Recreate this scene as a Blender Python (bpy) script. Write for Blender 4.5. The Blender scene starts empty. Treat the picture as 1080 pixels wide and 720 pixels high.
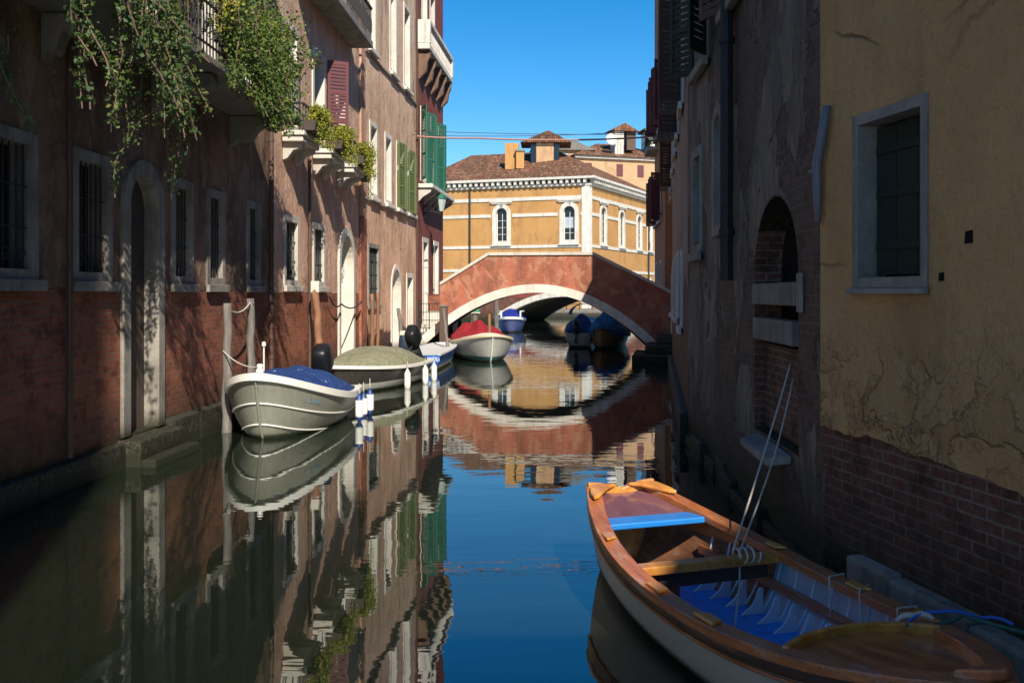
import bpy, bmesh, math, random
from mathutils import Vector, Matrix, noise as mnoise
from mathutils.geometry import tessellate_polygon

RND = random.Random(11)
C = bpy.context.scene.collection
rad = math.radians
PI = math.pi

# ------------------------------------------------------------------ mesh builder
class MB:
    def __init__(self):
        self.v = []; self.f = []
    def face(self, pts):
        n = len(self.v); self.v += [tuple(p) for p in pts]
        self.f.append(list(range(n, n + len(pts))))
    def box(self, x0, x1, y0, y1, z0, z1):
        if x0 > x1: x0, x1 = x1, x0
        if y0 > y1: y0, y1 = y1, y0
        if z0 > z1: z0, z1 = z1, z0
        n = len(self.v)
        self.v += [(x0,y0,z0),(x1,y0,z0),(x1,y1,z0),(x0,y1,z0),(x0,y0,z1),(x1,y0,z1),(x1,y1,z1),(x0,y1,z1)]
        for q in ((0,3,2,1),(4,5,6,7),(0,1,5,4),(1,2,6,5),(2,3,7,6),(3,0,4,7)):
            self.f.append([n+i for i in q])
    def grid(self, rows, close_u=False, close_v=False):
        n = len(self.v); a = len(rows); b = len(rows[0])
        for r in rows: self.v += [tuple(p) for p in r]
        for i in range(a if close_u else a-1):
            for j in range(b if close_v else b-1):
                i2 = (i+1) % a; j2 = (j+1) % b
                self.f.append([n+i*b+j, n+i2*b+j, n+i2*b+j2, n+i*b+j2])
    def ring_cap(self, pts):
        self.face(pts)
    def tube(self, pts, r, n=6, cap=True):
        pts = [Vector(p) for p in pts]
        rows = []
        up = Vector((0,0,1))
        prev = None
        for i, p in enumerate(pts):
            d = (pts[min(i+1,len(pts)-1)] - pts[max(i-1,0)])
            if d.length < 1e-9: d = Vector((0,0,1))
            d.normalize()
            if prev is None:
                a = d.cross(up)
                if a.length < 1e-3: a = d.cross(Vector((1,0,0)))
            else:
                a = prev - d*prev.dot(d)
                if a.length < 1e-6: a = d.cross(up)
            a.normalize(); prev = a
            b = d.cross(a)
            rr = r[i] if isinstance(r, (list, tuple)) else r
            rows.append([p + (a*math.cos(2*PI*k/n) + b*math.sin(2*PI*k/n))*rr for k in range(n)])
        self.grid(rows, close_v=True)
        if cap:
            self.face(list(reversed(rows[0]))); self.face(rows[-1])
    def prism(self, outline, vec):
        vec = Vector(vec); a = [Vector(p) for p in outline]; b = [p+vec for p in a]
        self.face(a); self.face(list(reversed(b)))
        n = len(a)
        for i in range(n):
            j = (i+1) % n
            self.face([a[i], b[i], b[j], a[j]])
    def lathe(self, prof, c=(0,0,0), n=14):
        rows = [[(c[0]+r*math.cos(2*PI*k/n), c[1]+r*math.sin(2*PI*k/n), c[2]+z) for k in range(n)] for r, z in prof]
        self.grid(rows, close_v=True)
        self.face(list(reversed(rows[0]))); self.face(rows[-1])
    def sweep(self, pts, prof, closed=False):
        """sweep a closed profile of (side, up) pairs along pts; side is horizontal, to the left of travel"""
        pts = [Vector(p) for p in pts]; rows = []
        m = len(pts)
        for i, p in enumerate(pts):
            d = pts[(i+1) % m if closed else min(i+1,m-1)] - pts[(i-1) % m if closed else max(i-1,0)]
            d.z = 0
            if d.length < 1e-9: d = Vector((1,0,0))
            d.normalize(); s = Vector((-d.y, d.x, 0))
            rows.append([p + s*a + Vector((0,0,b)) for a, b in prof])
        self.grid(rows, close_u=closed, close_v=True)
        if not closed:
            self.face(list(reversed(rows[0]))); self.face(rows[-1])
    def build(self, name, mat, parent=None, smooth=False, bevel=0.0, weld=True, recalc=True):
        me = bpy.data.meshes.new(name)
        me.from_pydata(self.v, [], self.f)
        bm = bmesh.new(); bm.from_mesh(me)
        if weld: bmesh.ops.remove_doubles(bm, verts=bm.verts, dist=1e-5)
        if recalc: bmesh.ops.recalc_face_normals(bm, faces=bm.faces)
        uv = bm.loops.layers.uv.new('UVMap')
        for f in bm.faces:
            nx, ny, nz = (abs(c) for c in f.normal)
            f.smooth = smooth
            for l in f.loops:
                co = l.vert.co
                if nz >= nx and nz >= ny: l[uv].uv = (co.x, co.y)
                elif ny >= nx: l[uv].uv = (co.x, co.z)
                else: l[uv].uv = (co.y, co.z)
        bm.to_mesh(me); bm.free()
        me.materials.append(mat)
        o = bpy.data.objects.new(name, me); C.objects.link(o)
        if parent is not None: o.parent = parent
        if bevel:
            b = o.modifiers.new('bevel', 'BEVEL'); b.width = bevel; b.segments = 2; b.limit_method = 'ANGLE'; b.angle_limit = rad(40)
        return o

def tag(o, label=None, cat=None, group=None, kind=None):
    if label: o['label'] = label
    if cat: o['category'] = cat
    if group: o['group'] = group
    if kind: o['kind'] = kind
    return o
def empty(name, loc, rz=0.0, label=None, cat=None, group=None):
    o = bpy.data.objects.new(name, None); C.objects.link(o)
    o.location = loc; o.rotation_euler = (0,0,rz); o.empty_display_size = .2
    return tag(o, label, cat, group)
def copy_tree(o, parent=None):
    c = o.copy(); C.objects.link(c)
    if parent is not None: c.parent = parent
    for ch in list(o.children): copy_tree(ch, c)
    return c

# ------------------------------------------------------------------ materials
class G:
    def __init__(self, name):
        self.m = bpy.data.materials.new(name); self.m.use_nodes = True
        self.t = self.m.node_tree; self.b = self.t.nodes['Principled BSDF']
        self.out = self.t.nodes['Material Output']
    def n(self, typ, **kw):
        x = self.t.nodes.new(typ)
        for k, v in kw.items(): setattr(x, k, v)
        return x
    def put(self, sock, val):
        if hasattr(val, 'is_linked') or hasattr(val, 'links'): self.t.links.new(val, sock)
        elif isinstance(val, (tuple, list)) and len(val) == 3 and sock.type == 'RGBA': sock.default_value = (*val, 1)
        else: sock.default_value = val
    def uv(self): return self.n('ShaderNodeUVMap').outputs[0]
    def obj(self): return self.n('ShaderNodeTexCoord').outputs['Object']
    def pos(self): return self.n('ShaderNodeNewGeometry').outputs['Position']
    def island(self): return self.n('ShaderNodeNewGeometry').outputs['Random Per Island']
    def map(self, vec, scale=(1,1,1), loc=(0,0,0), rot=(0,0,0)):
        x = self.n('ShaderNodeMapping'); self.put(x.inputs[0], vec)
        x.inputs['Scale'].default_value = scale; x.inputs['Location'].default_value = loc; x.inputs['Rotation'].default_value = rot
        return x.outputs[0]
    def noise(self, vec, scale=1.0, detail=4.0, rough=.55, dist=0.0, col=False):
        x = self.n('ShaderNodeTexNoise'); self.put(x.inputs['Vector'], vec)
        x.inputs['Scale'].default_value = scale; x.inputs['Detail'].default_value = detail
        x.inputs['Roughness'].default_value = rough; x.inputs['Distortion'].default_value = dist
        return x.outputs[1 if col else 0]
    def vor(self, vec, scale=1.0, feat='F1', out=0):
        x = self.n('ShaderNodeTexVoronoi', feature=feat); self.put(x.inputs['Vector'], vec); x.inputs['Scale'].default_value = scale
        return x.outputs[out]
    def ramp(self, fac, stops, interp='LINEAR'):
        x = self.n('ShaderNodeValToRGB'); self.put(x.inputs[0], fac); e = x.color_ramp
        e.interpolation = interp
        while len(e.elements) < len(stops): e.elements.new(.5)
        for el, (p, c) in zip(e.elements, stops):
            el.position = p; el.color = (c, c, c, 1) if isinstance(c, (int, float)) else (*c, 1)
        return x.outputs[0]
    def mix(self, fac, a, b, blend='MIX'):
        x = self.n('ShaderNodeMix', data_type='RGBA', blend_type=blend)
        self.put(x.inputs[0], fac); self.put(x.inputs[6], a); self.put(x.inputs[7], b)
        return x.outputs[2]
    def math(self, op, a, b=0.0, c=None, clamp=False):
        x = self.n('ShaderNodeMath', operation=op, use_clamp=clamp)
        self.put(x.inputs[0], a); self.put(x.inputs[1], b)
        if c is not None: self.put(x.inputs[2], c)
        return x.outputs[0]
    def sep(self, vec):
        x = self.n('ShaderNodeSeparateXYZ'); self.put(x.inputs[0], vec); return x.outputs
    def smooth(self, val, lo, hi):
        x = self.n('ShaderNodeMapRange', interpolation_type='SMOOTHSTEP'); self.put(x.inputs[0], val)
        x.inputs[1].default_value = lo; x.inputs[2].default_value = hi
        return x.outputs[0]
    def bump(self, h, strength=.5, dist=.02, normal=None):
        x = self.n('ShaderNodeBump'); x.inputs['Strength'].default_value = strength; x.inputs['Distance'].default_value = dist
        self.put(x.inputs['Height'], h)
        if normal is not None: self.put(x.inputs['Normal'], normal)
        return x.outputs[0]
    def set(self, col=None, rough=None, normal=None, metal=None, spec=None):
        if col is not None: self.put(self.b.inputs['Base Color'], col)
        if rough is not None: self.put(self.b.inputs['Roughness'], rough)
        if normal is not None: self.put(self.b.inputs['Normal'], normal)
        if metal is not None: self.put(self.b.inputs['Metallic'], metal)
        if spec is not None: self.put(self.b.inputs['Specular IOR Level'], spec)
        return self.m

def mul(c, k): return tuple(x*k for x in c)

def brick_nodes(g, uv, c1, c2, mortar):
    """returns colour, height of a weathered brick wall"""
    n0 = g.noise(uv, 9, 2, .5, col=True)
    d = g.mix(.018, uv, n0)                   # uneven courses
    b = g.n('ShaderNodeTexBrick'); g.put(b.inputs['Vector'], d)
    b.offset = .5
    for k, v in (('Scale',1.0),('Mortar Size',.009),('Mortar Smooth',.25),('Bias',-.1),('Brick Width',.25),('Row Height',.072)):
        b.inputs[k].default_value = v
    b.inputs['Color1'].default_value = (*c1,1); b.inputs['Color2'].default_value = (*c2,1); b.inputs['Mortar'].default_value = (*mortar,1)
    big = g.noise(uv, .9, 5, .6)
    col = g.mix(g.ramp(big, [(.3,0),(.7,.75)]), b.outputs[0], mul(c1,.5))
    sm = g.noise(uv, 14, 6, .7)
    col = g.mix(g.ramp(sm, [(.45,0),(.75,.55)]), col, mortar)
    col = g.mix(g.ramp(g.noise(uv, 3.1, 6, .7), [(.5,0),(.62,.6)]), col, mul(c2,.35))
    h = g.math('SUBTRACT', 1.0, b.outputs[1])
    h = g.math('ADD', h, g.math('MULTIPLY', sm, .7))
    return col, h

def plaster(name, base, second, dark, line=None, line_amp=.5, patches=0.0, upper=None, bricks=None, grey=0.0,
            rough_h=1.0, streak=.6, algae=True, wear=.5, flake=None):
    g = G(name); uv = g.uv(); z = g.sep(uv)[1]
    big = g.noise(uv, .55, 7, .62); mid = g.noise(uv, 2.3, 8, .65); fine = g.noise(uv, 17, 9, .72)
    warp = g.mix(.35, uv, g.noise(uv, 1.1, 4, .6, col=True))
    st = g.math('MULTIPLY', g.noise(g.map(warp, (1.7,.2,1)), 1.0, 7, .66), g.ramp(g.noise(g.map(uv,(1,.6,1),(5,9,0)), .8, 5, .6), [(.3,.72),(.65,1.12)]))
    st2 = g.math('MULTIPLY', g.noise(g.map(warp, (6,.45,1), (3,5,0)), 1.0, 5, .6), g.ramp(big, [(.35,.7),(.65,1.1)]))
    col = g.mix(g.ramp(big, [(.32,0),(.68,1)]), base, second)
    if upper:                                   # another coat of paint above a ragged line
        uz, uc = upper
        zz = g.math('ADD', z, g.math('MULTIPLY', g.math('SUBTRACT', st, .5), 4.5))
        col = g.mix(g.smooth(zz, uz-.12, uz+.12), col, uc)
    col = g.mix(g.ramp(mid, [(.4,0),(.8,wear)]), col, second)
    col = g.mix(g.ramp(st, [(.46,0),(.66,streak)]), col, dark)
    col = g.mix(g.ramp(st2, [(.55,0),(.75,streak*.45)]), col, dark)
    col = g.mix(g.ramp(fine, [(.5,0),(.85,.35)]), col, mul(dark,.6))
    # old repairs: pale worn spots and cracks with hard edges
    pal = g.noise(g.map(uv,(1,1,1),(11,4,0)), 1.7, 6, .55, .6)
    col = g.mix(g.ramp(pal, [(.62,0),(.64,.35*wear)]), col, g.mix(.5, base, (.5,.47,.42)))
    crack = g.vor(g.mix(.12, uv, g.noise(uv, 2.0, 4, .6, col=True)), .8, 'DISTANCE_TO_EDGE')
    ck = g.math('MULTIPLY', g.ramp(crack, [(.0,1),(.012,0)]), g.ramp(g.noise(uv,.7,2), [(.5,0),(.6,1)]))
    col = g.mix(g.math('MULTIPLY', ck, .6), col, mul(dark,.4))
    ph = g.math('ADD', g.math('MULTIPLY', mid, .9), g.math('MULTIPLY', fine, .35))
    ph = g.math('SUBTRACT', ph, g.math('MULTIPLY', ck, .3))
    height = g.math('ADD', g.math('MULTIPLY', ph, .035*rough_h), .05)
    if flake:
        top, amt, sx, sy = flake
        fz = g.smooth(g.math('ADD', z, g.math('MULTIPLY', big, 1.2)), top+.9, top+.1)
        tot = None
        for q, (sc_, th) in enumerate(((1.5,.5),(2.6,.54),(4.4,.56))):
            nn = g.noise(g.map(uv,(sx,sy,1),(3.1*q,7.7*q,0)), sc_, 6, .58, .5)
            s_ = g.math('MULTIPLY', g.smooth(nn, th, th+.022), .017/(q+1))
            tot = s_ if tot is None else g.math('ADD', tot, s_)
            col = g.mix(g.math('MULTIPLY', g.math('MULTIPLY', g.smooth(nn, th-.004, th+.006), fz), .34), col, (mul(second,.62), g.mix(.5, base, (.55,.42,.26)), mul(second,.75))[q] )
        lump = g.noise(g.map(uv,(sx,sy,1)), 2.2, 3, .5)
        height = g.math('ADD', height, g.math('MULTIPLY', g.math('ADD', tot, g.math('MULTIPLY', lump, .06)), g.math('MULTIPLY', fz, amt)))
    if line is not None or patches:
        c1, c2, mo = bricks or ((.21,.075,.045), (.15,.06,.04), (.2,.17,.14))
        bc, bh = brick_nodes(g, uv, c1, c2, mo)
        mask = None
        if line is not None:
            edge = g.math('ADD', g.math('MULTIPLY', g.math('SUBTRACT', mid, .5), line_amp), line)
            mask = g.smooth(g.math('SUBTRACT', edge, z), -.01, .01)
        if patches:
            pn = g.noise(g.map(uv,(1,.75,1),(7,3,0)), .85, 8, .6)
            pm = g.smooth(pn, 1-patches, 1-patches+.012)
            mask = pm if mask is None else g.math('MAXIMUM', mask, pm)
        col = g.mix(mask, col, bc)
        height = g.math('ADD', g.math('MULTIPLY', height, g.math('SUBTRACT', 1.0, mask)), g.math('MULTIPLY', g.math('MULTIPLY', bh, .012), mask))
    # tide line: salt above, weed below
    if algae:
        tz = g.math('ADD', z, g.math('MULTIPLY', g.math('SUBTRACT', mid, .5), .5))
        col = g.mix(g.smooth(tz, 1.15, .5), col, g.mix(.55, col, (.035,.03,.022)))
        col = g.mix(g.smooth(tz, .5, .28), col, g.mix(g.ramp(fine, [(.42,0),(.62,1)]), (.012,.015,.006), (.05,.052,.025)))
    return g.set(col, g.ramp(fine, [(.3,.75),(.8,.95)]), g.bump(height, 1.0, 1.0), spec=.25)

def stone(name, base, dark, alg=True, amt=.5, bk=1.0):
    g = G(name); uv = g.uv(); z = g.sep(g.pos())[2]
    p = g.pos()
    a = g.noise(p, 2.0, 7, .65); b = g.noise(p, 22, 8, .7); s = g.noise(g.map(p,(5,5,.4)), 1.0, 5, .6)
    isl = g.island()
    col = g.mix(g.math('MULTIPLY', isl, .35), base, mul(dark,1.3))
    col = g.mix(g.ramp(a, [(.35,0),(.75,amt)]), col, dark)
    col = g.mix(g.ramp(s, [(.5,0),(.8,amt)]), col, mul(dark,.7))
    col = g.mix(g.ramp(b, [(.5,0),(.8,.4)]), col, mul(dark,.8))
    if alg:
        tz = g.math('ADD', z, g.math('MULTIPLY', g.math('SUBTRACT', a, .5), .35))
        weed = g.mix(g.ramp(b, [(.42,0),(.62,1)]), (.012,.014,.006), g.mix(g.ramp(g.noise(p, 7, 6, .7), [(.4,0),(.6,1)]), (.05,.047,.03), (.075,.066,.05)))
        col = g.mix(g.smooth(tz, .62, .3), col, weed)
        col = g.mix(g.smooth(tz, .22, .08), col, (.018,.02,.01))
    return g.set(col, .8, g.bump(g.math('ADD', g.math('MULTIPLY', a, .5), g.math('MULTIPLY', b, .4)), .8, .02*bk), spec=.3)

def wood(name, c1, c2, rough=.4, scale=(2,24,24), coat=0.0, wear=0.0, wearc=(.4,.38,.33)):
    g = G(name); o = g.obj()
    w = g.noise(g.map(o, scale), 1.0, 6, .6, .4); b = g.noise(o, 3, 5, .6)
    col = g.mix(g.ramp(w, [(.35,0),(.65,1)]), c1, c2)
    col = g.mix(g.ramp(b, [(.45,0),(.8,.5)]), col, mul(c2,.5))
    if wear: col = g.mix(g.ramp(g.noise(g.map(o,(scale[0]*.6+.3,scale[1]*.15+.3,scale[2]*.15+.3)), 3.5, 8, .72), [(.53,0),(.62,wear)]), col, wearc)
    g.set(col, g.ramp(b, [(.3,rough),(.8,min(1,rough+.25))]), g.bump(w, .25, .006))
    if coat: g.b.inputs['Coat Weight'].default_value = coat; g.b.inputs['Coat Roughness'].default_value = .12
    return g.m

def paint(name, col, rough=.45, dirt=.4, dirtc=(.08,.07,.055), scale=6, bump=.1, spec=.5, metal=0.0, streaky=False):
    g = G(name); o = g.obj()
    a = g.noise(o, scale*.3, 6, .62); b = g.noise(o, scale*3, 7, .7)
    if streaky: b = g.noise(g.map(o,(6,6,.6)), scale*.6, 6, .65)
    c = g.mix(g.ramp(a, [(.4,0),(.8,dirt*.7)]), col, g.mix(.5, col, dirtc))
    c = g.mix(g.ramp(b, [(.52,0),(.8,dirt)]), c, dirtc)
    return g.set(c, g.ramp(a, [(.3,rough),(.8,min(1,rough+.25))]), g.bump(b, bump, .01), metal, spec)

def cloth(name, col, fold=.5, rough=.8, spots=None, scale=3):
    g = G(name); o = g.obj()
    a = g.noise(g.map(o,(1,2.2,1)), scale, 5, .6, .8); b = g.noise(o, 2.0, 5, .6); w = g.noise(o, 90, 2, .5)
    c = g.mix(g.ramp(b, [(.35,0),(.75,.5)]), col, mul(col,.55))
    if spots: c = g.mix(g.ramp(g.noise(g.map(o,(3.2,1.1,3)), 3.2, 5, .7, .4), [(.645,0),(.665,.85)]), c, spots)
    h = g.math('ADD', a, g.math('MULTIPLY', w, .008))
    g2 = g.noise(g.map(o,(3,1.2,1),(2,2,0)), scale*.8, 3, .5, 1.2)
    return g.set(c, rough, g.bump(g.math('ADD', h, g.math('MULTIPLY', g2, .8)), min(1,fold*1.5), .1), spec=.3)

def leafmat(name, cols, trans=.25):
    g = G(name); i = g.island()
    c = g.ramp(i, [(k/(len(cols)-1), cc) for k, cc in enumerate(cols)])
    g.set(c, .55, spec=.35)
    t = g.n('ShaderNodeBsdfTranslucent'); g.put(t.inputs[0], g.mix(.5, c, (.2,.25,.03)))
    mx = g.n('ShaderNodeMixShader'); mx.inputs[0].default_value = trans
    g.t.links.new(g.b.outputs[0], mx.inputs[1]); g.t.links.new(t.outputs[0], mx.inputs[2]); g.t.links.new(mx.outputs[0], g.out.inputs[0])
    return g.m

def plain(name, col, rough=.5, metal=0.0, spec=.5):
    g = G(name); o = g.obj(); a = g.noise(o, 7, 6, .65)
    return g.set(g.mix(g.ramp(a, [(.4,0),(.8,.5)]), col, mul(col,.55)), g.ramp(a, [(.3,rough),(.8,min(1,rough+.2))]), g.bump(a,.1,.01), metal, spec)

M = {}
M['L1'] = plaster('brown_plaster', (.32,.195,.135), (.19,.115,.08), (.04,.031,.025), line=2.26, line_amp=.25, streak=.95, flake=(9,.8,1.2,.6), bricks=((.42,.125,.065),(.2,.065,.042),(.26,.19,.14)))
M['L2'] = plaster('rose_plaster', (.78,.50,.37), (.62,.37,.26), (.15,.1,.07), line=2.22, line_amp=.3, streak=.6, flake=(9,.8,1.2,.5), bricks=((.48,.13,.06),(.28,.075,.042),(.32,.23,.16)), upper=(5.3,(.68,.48,.34)))
M['L3'] = plaster('peach_plaster', (.79,.51,.36), (.64,.39,.26), (.15,.105,.07), line=1.0, line_amp=1.2, streak=.85, flake=(9,.7,1.2,.5), upper=(5.0,(.70,.50,.35)))
M['L4'] = plaster('red_plaster', (.26,.065,.045), (.19,.055,.04), (.09,.045,.04), line=1.9, line_amp=.2, streak=.3)
M['R1'] = plaster('ochre_plaster', (.74,.46,.20), (.58,.34,.14), (.24,.14,.065), streak=.45, rough_h=3.0, algae=False, wear=.35, flake=(1.9,3.2,1,1))
M['R1b'] = plaster('damp_brick', (.2,.15,.12), (.16,.12,.09), (.05,.04,.035), line=9, bricks=((.17,.06,.038),(.07,.034,.026),(.24,.2,.165)))
M['footing'] = stone('footing_stone', (.50,.43,.34), (.13,.11,.085), alg=False, amt=.95, bk=3.0)
M['R2'] = plaster('grey_plaster', (.26,.225,.185), (.165,.14,.115), (.042,.036,.03), line=.6, line_amp=1.4, patches=.48, streak=.8, flake=(9,1.5,1.3,.5), rough_h=1.8, upper=(6.2,(.27,.09,.06)), bricks=((.15,.085,.06),(.1,.065,.05),(.16,.14,.12)))
M['R3'] = plaster('beige_plaster', (.37,.29,.23), (.3,.2,.16), (.09,.07,.06), line=2.4, line_amp=1.3, patches=.36, streak=.6)
M['R4'] = plaster('terracotta_plaster', (.45,.2,.1), (.36,.16,.09), (.12,.07,.05), line=2.2, line_amp=.5, streak=.5)
M['R5'] = plaster('orange_plaster', (.5,.2,.075), (.42,.17,.07), (.14,.07,.04), line=1.3, line_amp=.5, streak=.4)
M['pal'] = plaster('golden_plaster', (.51,.275,.1), (.44,.235,.08), (.24,.13,.06), streak=.5, wear=.5, algae=False, rough_h=.5)
M['rear'] = plaster('pale_plaster', (.55,.35,.20), (.48,.29,.16), (.2,.13,.09), streak=.4, algae=False)
M['bridge'] = plaster('bridge_plaster', (.42,.15,.095), (.35,.12,.075), (.085,.055,.035), streak=.9, flake=(9,.5,1,.7), rough_h=.8, wear=.5)
M['stone'] = stone('istrian_stone', (.62,.58,.52), (.28,.25,.21))
M['stone_grey'] = stone('grey_stone', (.36,.335,.295), (.11,.1,.085), amt=.85, bk=1.6)
M['stone_dark'] = stone('dark_stone', (.27,.255,.235), (.1,.09,.08), amt=.9)
M['stone_white'] = stone('white_stone', (.74,.71,.64), (.36,.31,.25), amt=.55)
M['quay'] = stone('quay_stone', (.22,.2,.17), (.09,.085,.07))
M['plinth'] = stone('plinth_stone', (.085,.076,.062), (.03,.028,.024), amt=.8, bk=2.0)
M['pane'] = G('dark_glass').set((.012,.014,.016), .12, spec=.6)
M['pane_shade'] = G('window_curtain').set((.36,.42,.46), .3, spec=.6)
M['void'] = plain('painted_interior_shade', (.015,.013,.012), .9, spec=.1)  # near black, stands for the shade inside openings
M['iron'] = plain('wrought_iron', (.02,.02,.022), .6)
M['rust'] = plain('rusty_iron', (.09,.05,.035), .8)
M['zinc'] = plain('painted_pipe', (.16,.17,.2), .5)
M['copper'] = plain('brown_pipe', (.1,.055,.04), .6)
M['green_sh'] = paint('green_shutter_paint', (.02,.13,.085), .5, .35)
M['olive_sh'] = paint('olive_shutter_paint', (.13,.17,.045), .55, .5)
M['darkgreen_sh'] = paint('dark_green_shutter_paint', (.011,.022,.016), .55, .4)
M['purple_sh'] = paint('maroon_shutter_paint', (.12,.03,.035), .55, .3)
M['brown_sh'] = paint('brown_shutter_paint', (.09,.05,.035), .6, .4)
M['white_paint'] = paint('white_paint', (.75,.73,.68), .45, .3, (.3,.26,.2))
M['door'] = wood('old_door_wood', (.1,.07,.05), (.06,.045,.035), .7, (20,20,2))
M['door_pale'] = wood('bleached_door_wood', (.5,.45,.36), (.36,.32,.25), .7, (20,20,2))
M['pole'] = wood('weathered_pole_wood', (.22,.2,.18), (.09,.08,.075), .85, (14,14,1.2), wear=.4, wearc=(.36,.34,.31))
M['pole_brown'] = wood('brown_pole_wood', (.3,.14,.07), (.17,.08,.045), .7, (14,14,1.2))
M['rope'] = plain('rope_fibre', (.55,.5,.42), .9)
M['rope_green'] = plain('green_rope_fibre', (.03,.11,.08), .8)
M['rope_blue'] = plain('blue_rope_fibre', (.03,.13,.5), .8)
M['cable'] = plain('cable_rubber', (.06,.055,.055), .6)
M['cable_pink'] = plain('pink_cable', (.38,.2,.16), .6)
M['terracotta'] = paint('dark_planter', (.06,.045,.035), .7, .4)

def tiles():
    g = G('roof_tiles'); uv = g.uv(); s = g.sep(uv)
    wv = g.math('ABSOLUTE', g.math('SINE', g.math('MULTIPLY', s[0], 2*PI/.42)))
    row = g.math('FRACT', g.math('DIVIDE', s[1], .45))
    cell = g.n('ShaderNodeTexWhiteNoise', noise_dimensions='2D')
    fl = g.n('ShaderNodeVectorMath', operation='FLOOR'); g.put(fl.inputs[0], g.map(uv,(1/.21,1/.45,1))); g.put(cell.inputs[0], fl.outputs[0])
    c = g.ramp(cell.outputs[0], [(0,(.10,.05,.032)),(.4,(.2,.085,.045)),(.75,(.28,.12,.06)),(1,(.36,.22,.14))])
    big = g.noise(uv, .4, 7, .65)
    c = g.mix(g.ramp(big,[(.4,0),(.7,.75)]), c, (.09,.065,.045))
    c = g.mix(g.ramp(g.noise(uv, 2.2, 6, .7),[(.55,0),(.7,.6)]), c, (.27,.18,.1))
    h = g.math('ADD', wv, g.math('MULTIPLY', row, .5))
    return g.set(c, .9, g.bump(h, .9, .1), spec=.2)
M['tiles'] = tiles()

# ------------------------------------------------------------------ facades
def loop(u0, u1, z0, z1, arch=False, n=14, rise=None):
    if not arch: return [(u0,z0),(u1,z0),(u1,z1),(u0,z1)]
    r = (u1-u0)/2; rise = r if rise is None else rise; c = (u0+u1)/2; zs = z1-rise
    pts = [(u0,z0),(u1,z0)]
    for k in range(n+1):
        a = PI*k/n
        pts.append((c+r*math.cos(a), zs+rise*math.sin(a)))
    return pts

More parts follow.
